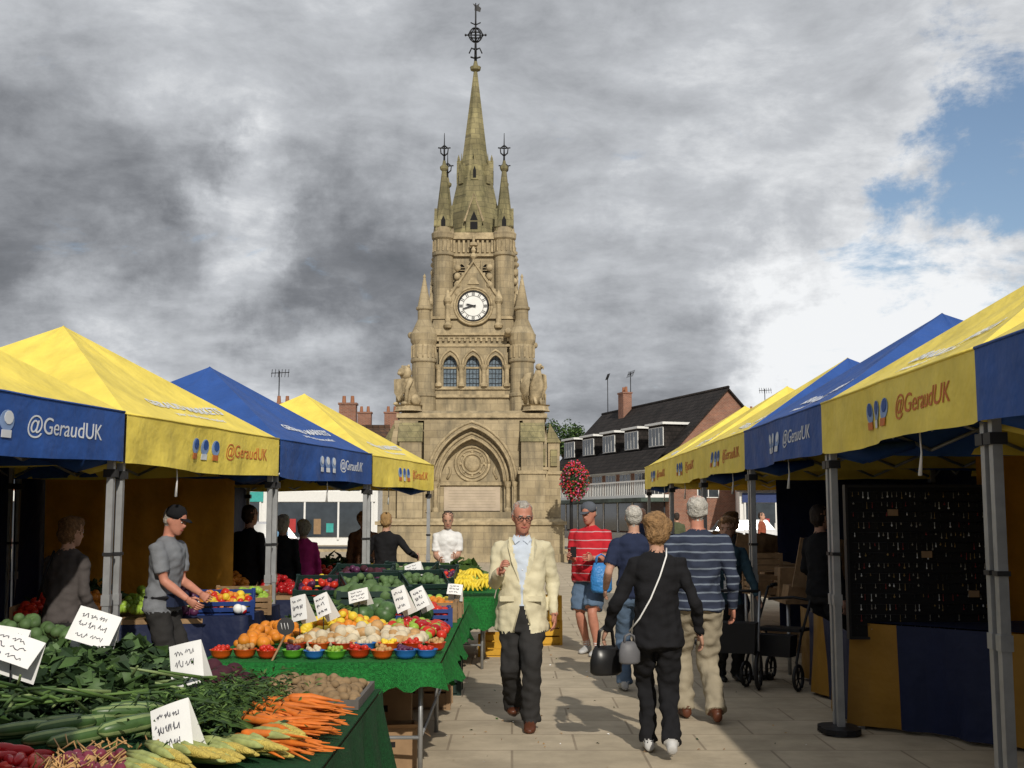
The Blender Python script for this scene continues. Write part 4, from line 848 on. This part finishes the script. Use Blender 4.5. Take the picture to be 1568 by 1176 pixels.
def person(name,x,y,rot,H,top,bot,shoe,skin=SK,hair=HB,hs='short',lw=(.25,-.03,.84),rw=(-.25,-.03,.84),la=(.09,-.02,.09),ra=(-.09,.03,.09),lf=0,rf=0,sleeve='long',hem=.88,bulk=1.,belly=0,head=(0,0),lean=0,paint=None,shorts=False,sock=None,flare=0,voxel=.011,extras=None,hand_l=None,hand_r=None,glasses=False,lower=0,inner=None,fold=1.3):
    src=MB(); s_=H/1.75; W=bulk
    def sh(z): return -lean*(z-.9)
    dz=-lower
    def ringz(keys,m,n=26):
        out=[]
        for i in range(len(keys)-1):
            k0,k1=keys[i],keys[i+1]; n_=max(1,int(abs(k1[0]-k0[0])/.02))
            for j in range(n_):
                t=j/n_; k=[a+(c-a)*t for a,c in zip(k0,k1)]; out.append(k)
        out.append(keys[-1])
        src.loft([((0,k[3]+sh(k[0]),k[0]+dz),(k[1],0,0),(0,k[2],0)) for k in out],m,n=n)
    ringz([(.79,.13*W,.09*W,0),(.86,.162*W,.115*W,.005),(.94,.165*W,.12*W,.005),(1.02,.145*W,.11*W,0)],bot)
    b_=belly
    ringz([(hem,(.172+flare)*W,(.13+flare)*W,0),(hem+.01,(.176+flare)*W,(.135+flare)*W,0),(.98,(.165+flare*.6)*W,.125*W+b_,-b_*.6),(1.08,.155*W,.12*W+b_,-b_*.7),(1.2,.165*W,.125*W+b_*.5,-b_*.3),(1.32,.185*W,.125*W,0),(1.39,.18*W,.11*W,.005),(1.43,.145*W,.09*W,.01),(1.465,.09,.07,.015),(1.48,.062,.06,.015)],top)
    P,Q=dense([(0,.02+sh(1.43),1.42+dz),(0,.005+sh(1.5),1.58+dz)],[.056,.052]); src.tube(P,Q,skin,n=14)
    for nm,hx,an,fp in (('l',.09,la,lf),('r',-.09,ra,rf)):
        hip=V((hx,0,.88+dz)); kn,ank=IK(hip,an,.435,.42,(0,-1,0))
        if shorts:
            P,Q=dense([hip,hip.lerp(kn,.5),hip.lerp(kn,.88)],[.098*W,.098*W,.1*W]); src.tube(P,Q,bot,n=18)
            P,Q=dense([hip.lerp(kn,.6),kn,kn.lerp(ank,.3),kn.lerp(ank,.75),ank],[.07,.054,.06,.042,.04]); src.tube(P,Q,skin,n=16)
            if sock: P,Q=dense([kn.lerp(ank,.82),ank],[.046,.046]); src.tube(P,Q,sock,n=16)
        else:
            hm=ank+V((0,0,-.02)); P,Q=dense([hip,hip.lerp(kn,.4),kn,kn.lerp(ank,.4),hm],[.098*W,.09*W,.072*W,.068*W,.070*W]); src.tube(P,Q,bot,n=18)
        fr=Matrix.Rotation(fp,3,'X')
        rings=[]
        for (yy,zz_,a,c) in ((.075,-.045,.02,.02),(.065,-.04,.036,.042),(.02,-.03,.042,.055),(-.05,-.045,.045,.042),(-.12,-.058,.05,.032),(-.17,-.064,.044,.026),(-.2,-.068,.02,.014)):
            rings.append((ank+fr@V((0,yy,zz_)),fr@V((a,0,0)),fr@V((0,0,c))))
        R2=[]
        for i in range(len(rings)-1):
            for j in range(3):
                t=j/3; R2.append(tuple(p.lerp(q,t) for p,q in zip(rings[i],rings[i+1])))
        R2.append(rings[-1]); src.loft(R2,shoe,n=14)
    wr={}
    for nm,sx,tg in (('l',1,lw),('r',-1,rw)):
        S0=V((sx*.168*W,.005+sh(1.4),1.385+dz)); el,wst=IK(S0,tg,.29,.265,(sx*.2,.9,-.1)); wr[nm]=(el,wst)
        if sleeve=='long':
            P,Q=dense([S0+V((-sx*.05,0,.01)),S0,S0.lerp(el,.4),el,wst],[.05,.062*W,.057*W,.05,.040]); src.tube(P,Q,top,n=16)
            P,Q=dense([el.lerp(wst,.85),wst,wst+(wst-el).normalized()*.02],[.028,.028,.026]); src.tube(P,Q,skin,n=12)
        else:
            P,Q=dense([S0+V((-sx*.05,0,.01)),S0,S0.lerp(el,.75)],[.05,.062*W,.066*W]); src.tube(P,Q,top,n=16)
            P,Q=dense([S0.lerp(el,.5),el,el.lerp(wst,.35),wst],[.043,.04,.042,.028]); src.tube(P,Q,skin,n=14)
    piv=V((0,.0+sh(1.52),1.52+dz)); HM=Matrix.Translation(piv)@Matrix.Rotation(math.radians(head[0]),4,'Z')@Matrix.Rotation(math.radians(head[1]),4,'X')@Matrix.Translation((0,0,-1.52))
    src.T=HM
    hk=[(1.515,.022,.026,-.062),(1.53,.042,.044,-.048),(1.555,.056,.068,-.03),(1.59,.066,.084,-.014),(1.63,.072,.092,-.004),(1.67,.075,.096,.0),(1.705,.070,.09,.003),(1.732,.053,.07,.004),(1.748,.028,.035,.004)]
    o_=[]
    for i in range(len(hk)-1):
        for j in range(2):
            o_.append([a+(c-a)*j/2 for a,c in zip(hk[i],hk[i+1])])
    o_.append(hk[-1]); src.loft([((0,k[3],k[0]),(k[1],0,0),(0,k[2],0)) for k in o_],skin,n=22)
    src.ell((0,-.10,1.612),(.014,.024,.026),skin); src.ell((0,-.085,1.66),(.05,.018,.012),skin)
    for s in (-1,1): src.ell((s*.076,.008,1.628),(.012,.02,.032),skin)
    def he(c,r): src.ell(c,r,hair,res=(20,14))
    if hs=='short': he((0,.022,1.68),(.084,.095,.085)); he((0,.05,1.62),(.076,.065,.07))
    elif hs=='bob': he((0,.02,1.675),(.096,.105,.098)); he((0,.045,1.61),(.092,.078,.085)); he((0,-.03,1.725),(.07,.068,.05)); he((-.05,.06,1.66),(.06,.06,.07)); he((.055,.05,1.70),(.055,.06,.05))
    elif hs=='receding': he((0,.03,1.645),(.088,.085,.066)); he((0,.035,1.69),(.078,.075,.068)); he((0,-.02,1.732),(.045,.055,.028))
    elif hs=='thin': he((0,.03,1.67),(.082,.088,.080)); he((0,.045,1.62),(.078,.06,.055))
    src.T=Matrix.Identity(4)
    o=src.obj('tmp'); md=o.modifiers.new('r','REMESH'); md.mode='VOXEL'; md.voxel_size=voxel
    sm=o.modifiers.new('s','SMOOTH'); sm.factor=.5; sm.iterations=3
    bpy.context.view_layer.update(); me=bpy.data.meshes.new_from_object(o.evaluated_get(bpy.context.evaluated_depsgraph_get())); bpy.data.objects.remove(o)
    kd=kdtree.KDTree(len(src.V))
    for i,v in enumerate(src.V): kd.insert(v,i)
    kd.balance()
    n=len(me.vertices); cos=np.empty(n*3,'f'); me.vertices.foreach_get('co',cos); cos=cos.reshape(-1,3); nrs=np.empty(n*3,'f'); me.vertices.foreach_get('normal',nrs); nrs=nrs.reshape(-1,3)
    b=MB(); b.mats=list(src.mats); vm=[]; nv=[]
    clothes={src.mats.index(m) for m in (top,bot) if m in src.mats}
    ti=src.mats.index(top); bi=src.mats.index(bot)
    hk_=src.mats.index(hair) if hair in src.mats else -1
    seed=V((x*3,y*5,0))
    for i in range(n):
        c=V(cos[i]); k=src.vm[kd.find(c)[1]]
        if k==bi and c.z>hem+dz+.004: k=ti
        vm.append(k)
        if k in clothes:
            q=V((c.x*8,c.y*8,c.z*4.0))+seed; d=noise.noise(q)*.013+noise.noise(V((c.x*14,c.y*14,c.z*19))+seed)*.008*(1.4 if c.z<1.1 else 1)
            c=c+V(nrs[i])*d*fold
        elif k==hk_:
            c=c+V(nrs[i])*(noise.noise(V((c.x*60,c.y*60,c.z*25))+seed)*.009)
        nv.append(c)
    b.V=nv; b.vm=vm
    for p in me.polygons:
        f=tuple(p.vertices); k=vm[f[0]]
        if paint:
            c=V(cos[f[0]]); r=paint(c,b.mats[k])
            if r is not None: k=b.mi(r)
        b.F.append(f); b.Mi.append(k); b.S.append(True)
    bpy.data.meshes.remove(me)
    b.T=HM
    for s in (-1,1):
        b.ell((s*.03,-.088,1.642),(.012,.007,.006),EYEW,res=(7,5)); b.ell((s*.03,-.094,1.642),(.0065,.004,.006),EYE,res=(7,5))
        b.tube([(s*.016,-.1,1.662),(s*.045,-.09,1.662)],.004,hair if hair not in(HW,) else HG,n=4)
        if glasses:
            b.tube([(s*.032+.024*math.cos(t),-.106,1.64+.018*math.sin(t)) for t in [6.283*i/12 for i in range(13)]],.003,LENS,n=4)
            b.tube([(s*.056,-.104,1.645),(s*.08,.0,1.645)],.0025,LENS,n=4)
    b.tube([(-.024,-.094,1.572),(0,-.1,1.57),(.024,-.094,1.572)],[.003,.006,.003],LIP,n=5)
    if glasses: b.tube([(-.01,-.11,1.645),(.01,-.11,1.645)],.003,LENS,n=4)
    b.T=Matrix.Identity(4)
    if inner: inner(b,HM)
    for nm,sx,cu in (('l',1,hand_l),('r',-1,hand_r)):
        el,wst=wr[nm]; d=(wst-el).normalized()
        if cu=='down': d=(d+V((0,-.1,-1.2))).normalized()
        if cu=='up': d=(d+V((0,-.3,.5))).normalized()
        curl=.55 if cu is None else 1.15
        w_=V((0,-1,0)); w_=(w_-d*w_.dot(d))
        if w_.length<.4: w_=V((0,0,1))-d*d.z
        w_.normalize()
        pn=d.cross(w_)*(-sx)
        if pn.dot(V((-sx,0,0)))<0 and cu is None: pn=-pn
        p0=wst-d*.005
        b.loft([(p0,w_*.026,pn*.018),(p0+d*.03,w_*.036,pn*.018),(p0+d*.07,w_*.042,pn*.016),(p0+d*.092,w_*.04,pn*.013)],skin,n=12)
        for j,(off,ln_) in enumerate(((.030,.072),(.010,.08),(-.011,.074),(-.031,.058))):
            q=p0+d*.085+w_*off; pts=[q];a=0; r=.0085 if j<3 else .0075
            for seg,fr_ in enumerate((.42,.32,.26)):
                a+=curl*(.35+.12*j*.5+.2*seg); pts.append(pts[-1]+(d*math.cos(a)+pn*math.sin(a))*ln_*fr_)
            b.tube(pts,[r,r,r*.9,r*.7],skin,n=7)
        q=p0+d*.03+w_*.03; b.tube([q,q+w_*.022+d*.02+pn*.01,q+w_*.028+d*.045+pn*.02*curl,q+w_*.02+d*.068+pn*.03*curl],[.013,.012,.010,.008],skin,n=7)
    if extras: extras(b)
    o=b.obj(name); o.location=(x,y,0); o.rotation_euler=(0,0,math.radians(rot)); o.scale=(s_,s_,s_)
    return o,wr,s_

CREAM=cl('cream_linen',(.58,.53,.37)); SHIRT=cl('pale_blue_shirt',(.50,.56,.65)); BLKT=cl('charcoal',(.028,.027,.027)); BLK=cl('black',(.013,.013,.015)); BROWN=M('brown_leather',(.09,.03,.015),.4); KHAKI=cl('khaki',(.30,.26,.19)); NAVY=cl('navy',(.022,.03,.065)); GREYT=cl('grey_marl',(.18,.19,.21)); DENIM=cl('denim',(.10,.15,.23)); PINK=cl('pink',(.38,.03,.17)); WHC=cl('white_cotton',(.70,.70,.70)); TRAIN=M('trainer_white',(.45,.45,.45),.6); BSHOE=M('black_shoe',(.015,.015,.015),.4)
STRN=stripemat('navy_striped_knit',(.030,.038,.065),(.16,.19,.24),.062,.2); STRR=stripemat('red_striped_knit',(.46,.02,.03),(.48,.34,.36),.095,.10)
def p_cream(c,m):
    if m is CREAM and c.y<-.03 and abs(c.x)<.2:
        z=c.z
        if z>1.08: hw=.012+(z-1.08)*.2; hw=min(hw,.075)
        elif z>.95: hw=.012
        else: hw=.012+(.95-z)*.25
        if abs(c.x-.01)<hw:
            return SHIRT if z>.93 else BLKT
    return None
def ex_cream(b):
    for s in (-1,1):
        b.add([V((s*.075+.01,-.085,1.45)),V((s*.05+.01,-.128,1.3)),V((s*.014+.01,-.153,1.08)),V((s*.085+.01,-.152,1.26)),V((s*.115+.01,-.128,1.38)),V((s*.1,-.07,1.455))],[(0,1,2,3,4,5)],CREAM)
        b.box(s*.11-.055,s*.11+.055,-.163,-.150,.96,1.0,CREAM)
        b.tube([(s*.014+.01,-.155,1.08),(s*.014+.01,-.16,.95),(s*.07+.01,-.168,.74)],.006,CREAM,n=5)
        b.add([V((s*.06,-.075,1.475)),V((s*.01,-.1,1.43)),V((s*.05,-.118,1.40)),V((s*.075,-.085,1.44))],[(0,1,2,3)],SHIRT)
    for z in (1.0,1.1,1.2,1.3): b.ell((.01,-.152+(z>1.15)*.01+(z>1.25)*.01,z),.006,WHC,res=(7,5))
person('man_in_cream_jacket',.08,9.4,-3,1.75,CREAM,BLKT,BROWN,SKR,HG,'receding',lw=(.255,-.07,.86),rw=(-.15,-.29,1.20),hand_r='up',la=(.07,-.20,.085),ra=(-.075,.17,.12),rf=-.25,hem=.745,bulk=1.08,flare=.022,belly=.02,head=(12,12),paint=p_cream,extras=ex_cream,glasses=True,lower=.02,voxel=.0095)
def ex_wb(b):
    b.tube([(-.07,.02,1.475),(-.06,.105,1.42),(-.01,.142,1.28),(.06,.152,1.12),(.14,.142,.98),(.21,.05,.88)],.006,CARDW,n=6,flat=.5)
person('woman_in_black',1.0,8.2,178,1.66,BLK,BLK,TRAIN,SK,HLB,'bob',lw=(.36,-.14,.88),rw=(-.31,-.04,.86),la=(.06,-.17,.09),ra=(-.07,.2,.15),rf=-.6,hem=.80,bulk=.97,flare=.02,head=(8,4),extras=ex_wb,lower=.03,voxel=.0095,fold=1.6)
person('man_in_striped_jumper',1.50,9.6,183,1.80,STRN,KHAKI,BROWN,SKR,HW,'thin',lw=(.26,-.1,.88),rw=(-.28,-.02,.86),la=(.09,-.12,.09),ra=(-.09,.17,.11),rf=-.3,hem=.86,bulk=1.12,belly=.03,flare=.015,lower=.015,voxel=.0095,fold=1.6)
CAPM=cl('cap_grey',(.09,.10,.12))
def cap(mat):
    def f(b,HM):
        b.T=HM; b.lathe([(.09,1.66),(.094,1.69),(.086,1.73),(.055,1.762),(.01,1.774)],mat,cx=0,cy=.008,n=18,smooth=True)
        b.loft([((0,-.075,1.672),(.065,0,0),(0,0,.006)),((0,-.12,1.668),(.058,0,0),(0,0,.005)),((0,-.155,1.66),(.03,0,0),(0,0,.004))],mat,n=12); b.T=Matrix.Identity(4)
    return f
person('man_in_red_shirt',.93,14.1,-28,1.77,STRR,DENIM,TRAIN,SKR,HG,'thin',lw=(.16,-.30,1.12),rw=(-.10,-.34,1.13),hand_r='up',la=(.12,-.08,.09),ra=(-.1,.12,.09),sleeve='short',hem=.84,bulk=1.2,belly=.06,head=(-5,14),shorts=True,sock=WHC,inner=cap(CAPM),extras=lambda b:b.box(-.05,.02,-.44,-.43,1.13,1.25,BLACKM),flare=.02)
person('man_in_navy_top',1.14,11.1,182,1.72,NAVY,DENIM,TRAIN,SK,HW,'thin',lw=(.26,-.12,.95),rw=(-.26,-.04,.9),la=(.09,-.1,.09),ra=(-.09,.14,.1),sleeve='short',hem=.88)
person('woman_in_white_top',-.92,16.9,5,1.68,WHC,BLKT,BSHOE,SK,HD,'short',lw=(.1,-.35,1.1),rw=(-.12,-.35,1.05),sleeve='short',hem=.85,head=(0,18),lean=.12,voxel=.013)
person('man_in_grey_tshirt',-3.0,10.2,75,1.70,GREYT,BLKT,BSHOE,SKR,HG,'thin',lw=(.12,-.32,.98),rw=(-.14,-.34,.95),sleeve='short',hem=.84,head=(0,18),lean=.12,bulk=1.08,inner=cap(BLK),
  extras=lambda b:(b.box(-.12,.12,-.2,-.12,.88,.99,NAVY),b.tube([(.18*math.cos(t),-.02+.15*math.sin(t),.96) for t in [6.283*i/16 for i in range(17)]],.014,BLK,n=5)))
person('woman_in_grey_top',-3.55,9.4,160,1.60,cl('taupe',(.08,.07,.068)),BLKT,BSHOE,SK,HB,'bob',lw=(.2,-.28,.95),rw=(-.2,-.2,.9),lean=.1,head=(-20,10),voxel=.013,extras=lambda b:b.tube([(.08,.03,1.47),(.07,.13,1.3),(.16,.12,1.05)],.012,BLK,n=5))
person('woman_in_black_coat',-1.72,16.2,170,1.66,BLK,BLK,BSHOE,SK,HL,'short',lw=(.3,-.3,1.05),rw=(-.4,-.2,1.12),hem=.75,flare=.03,voxel=.014)
person('woman_in_pink_jacket',-2.75,15.6,200,1.56,PINK,BLKT,BSHOE,SK,HG,'bob',hem=.8,lw=(.2,-.25,1.0),flare=.02,voxel=.014)
person('person_in_dark_coat',-2.9,15.0,170,1.62,BLK,BLKT,BSHOE,SK,HW,'bob',hem=.75,flare=.03,voxel=.014)
person('man_in_dark_jacket',-3.1,14.0,150,1.74,BLK,BLKT,BSHOE,SK,HD,'short',hem=.8,voxel=.014)
person('woman_in_brown_coat',-2.15,17.2,20,1.68,cl('brown_wool',(.12,.06,.035)),BLKT,BSHOE,SK,HB,'bob',hem=.7,flare=.03,voxel=.014)
person('woman_with_rollator',2.14,11.9,10,1.60,cl('teal_dark',(.03,.06,.08)),BLKT,BSHOE,SK,HB,'bob',lw=(.25,-.3,.9),rw=(-.2,-.3,.9),lean=.1,hem=.82,head=(-30,8),voxel=.013,paint=lambda c,m: WHC if (c.z<1.3 and c.z>.95 and c.y<-.05 and abs(c.x)<.06 and m.name.startswith('cloth_teal')) else None)
person('man_in_dark_clothes',3.0,11.5,120,1.72,BLK,BLKT,TRAIN,SK,HD,'short',lw=(.2,-.25,1.0),voxel=.014)
person('bystander_woman',2.9,15.6,100,1.66,BLK,NAVY,BSHOE,SK,HB,'bob',voxel=.014)
person('bystander_man',2.35,21.5,-20,1.76,NAVY,KHAKI,BSHOE,SK,HG,'thin',voxel=.016)
person('bystander_shopper',4.6,33,170,1.7,cl('olive',(.08,.09,.05)),BLKT,BSHOE,SK,HD,'short',voxel=.018)
person('bystander_walker',7.6,36,60,1.72,cl('rust',(.25,.07,.04)),NAVY,BSHOE,SK,HD,'short',voxel=.018)
person('bystander_lady',-6.6,34,60,1.65,cl('sky',(.12,.25,.4)),BLKT,BSHOE,SK,HL,'bob',voxel=.018)
def bag(name,x,y,z,w,d,h,mat,rot=0,handle=.14):
    b=MB(); b.T=TR(x,y,z,rot)
    b.loft([((0,0,0),(w*.40,0,0),(0,d*.45,0)),((0,0,h*.1),(w*.5,0,0),(0,d*.5,0)),((0,0,h*.5),(w*.5,0,0),(0,d*.5,0)),((0,0,h*.85),(w*.42,0,0),(0,d*.35,0)),((0,0,h),(w*.34,0,0),(0,d*.12,0))],mat,n=16)
    for s in (-1,1): b.tube([(-w*.25,s*d*.1,h*.95),(-w*.2,s*d*.1,h+handle*.7),(0,s*d*.08,h+handle),(w*.2,s*d*.1,h+handle*.7),(w*.25,s*d*.1,h*.95)],.008,mat,n=6)
    return b.obj(name)
bag('black_handbag',.655,8.35,.52,.24,.12,.2,M('black_leather',(.012,.012,.013),.3),20); bag('grey_handbag',.80,8.15,.62,.15,.08,.15,M('grey_leather',(.12,.12,.13),.5),10,.05)
bag('blue_carrier_bag',1.03,13.72,.74,.26,.16,.34,M('blue_polythene',(.04,.2,.5),.35,bump=1,bscale=20),15,.10)
b=MB(); b.T=TR(2.62,11.55,0,-35)
for sx in (-.26,.26):
    for sy,wr_ in ((-.3,.11),(.3,.11)):
        b.tube([(sx+.0,sy+wr_*math.cos(t),wr_+.012+wr_*math.sin(t)) for t in [6.283*i/20 for i in range(21)]],.018,BLACKM,n=6)
        for q in range(6):
            t=q*1.047; b.tube([(sx,sy,wr_),(sx,sy+.1*math.cos(t),wr_+.1*math.sin(t))],.006,IRON,n=4)
        b.tube([(sx,sy,wr_),(sx*.95,sy,.26),(sx*.9,sy*.4,.52)],.014,IRON,n=6)
    b.tube([(sx*.9,-.12,.5),(sx*.9,.22,.92),(sx*.9,.36,.93)],.014,IRON,n=6); b.tube([(sx*.9,.3,.93),(sx*.9,.42,.93)],.02,BLACKM,n=6)
b.box(-.22,.22,-.14,.14,.52,.55,BLACKM); b.box(-.18,.18,-.3,-.14,.3,.5,BLACKM,t=1.1); b.tube([(-.23,.2,.8),(0,.28,.82),(.23,.2,.8)],.014,BLACKM,n=6)
b.obj('rollator_walker')
b=MB(); b.T=TR(2.12,11.3,0,-20)
for sx in (-.2,.2):
    b.tube([(sx,.16*math.cos(t),.18+.16*math.sin(t)) for t in [6.283*i/24 for i in range(25)]],.02,BLACKM,n=6)
    for q in range(8):
        t=q*.785; b.tube([(sx,0,.18),(sx,.15*math.cos(t),.18+.15*math.sin(t))],.004,ALU,n=4)
    b.tube([(sx,0,.18),(sx,.05,.5),(sx,.2,.9)],.014,ALU,n=6)
b.box(-.18,.18,-.1,.12,.34,.62,BLACKM,t=1.1); b.tube([(-.2,.2,.9),(.2,.2,.9)],.015,BLACKM,n=6); b.obj('shopping_trolley')
def car(x,y,rot,mat,name='parked_car'):
    b=MB(); b.T=TR(x,y,0,rot)
    prof=[(-2.1,.35,.62,.8),(-2.0,.3,.85,.84),(-1.2,.28,.92,.86),(0,.28,.95,.87),(1.2,.28,.98,.86),(1.95,.3,.95,.82),(2.1,.4,.75,.78)]
    vs=[];fs=[]
    for X,z0,z1,hw in prof: vs+=[(X,-hw,z0),(X,-hw*1.02,(z0+z1)/2),(X,-hw*.95,z1),(X,hw*.95,z1),(X,hw*1.02,(z0+z1)/2),(X,hw,z0)]
    for i in range(len(prof)-1):
        for j in range(6): fs.append((i*6+j,i*6+(j+1)%6,(i+1)*6+(j+1)%6,(i+1)*6+j))
    fs+= [tuple(range(6)),tuple(range(len(vs)-1,len(vs)-7,-1))]; b.add(vs,fs,mat,True)
    b.box(-1.15,1.75,-.76,.76,.93,1.38,GLASS,t=.76,ty=.82); b.box(-.8,1.45,-.62,.62,1.375,1.44,mat,t=.9)
    for X in (-1.3,1.3):
        for s in (-1,1):
            b.tube([(X,s*.7,.31),(X,s*.88,.31)],.31,BLACKM,n=18); b.tube([(X,s*.85,.31),(X,s*.9,.31)],.19,ALU,n=12)
    b.box(-2.13,-2.05,-.6,-.4,.6,.72,WHITE); b.box(-2.13,-2.05,.4,.6,.6,.72,WHITE)
    return b.obj(name)
car(-8.3,36,10,M('silver_car_paint',(.5,.5,.52),.3,metal=.4)); car(-14,58,0,M('dark_car_paint',(.03,.04,.08),.25)); car(11,58,0,M('white_car_paint',(.6,.6,.6),.3)); car(17,57,0,M('red_car_paint',(.3,.02,.02),.3))
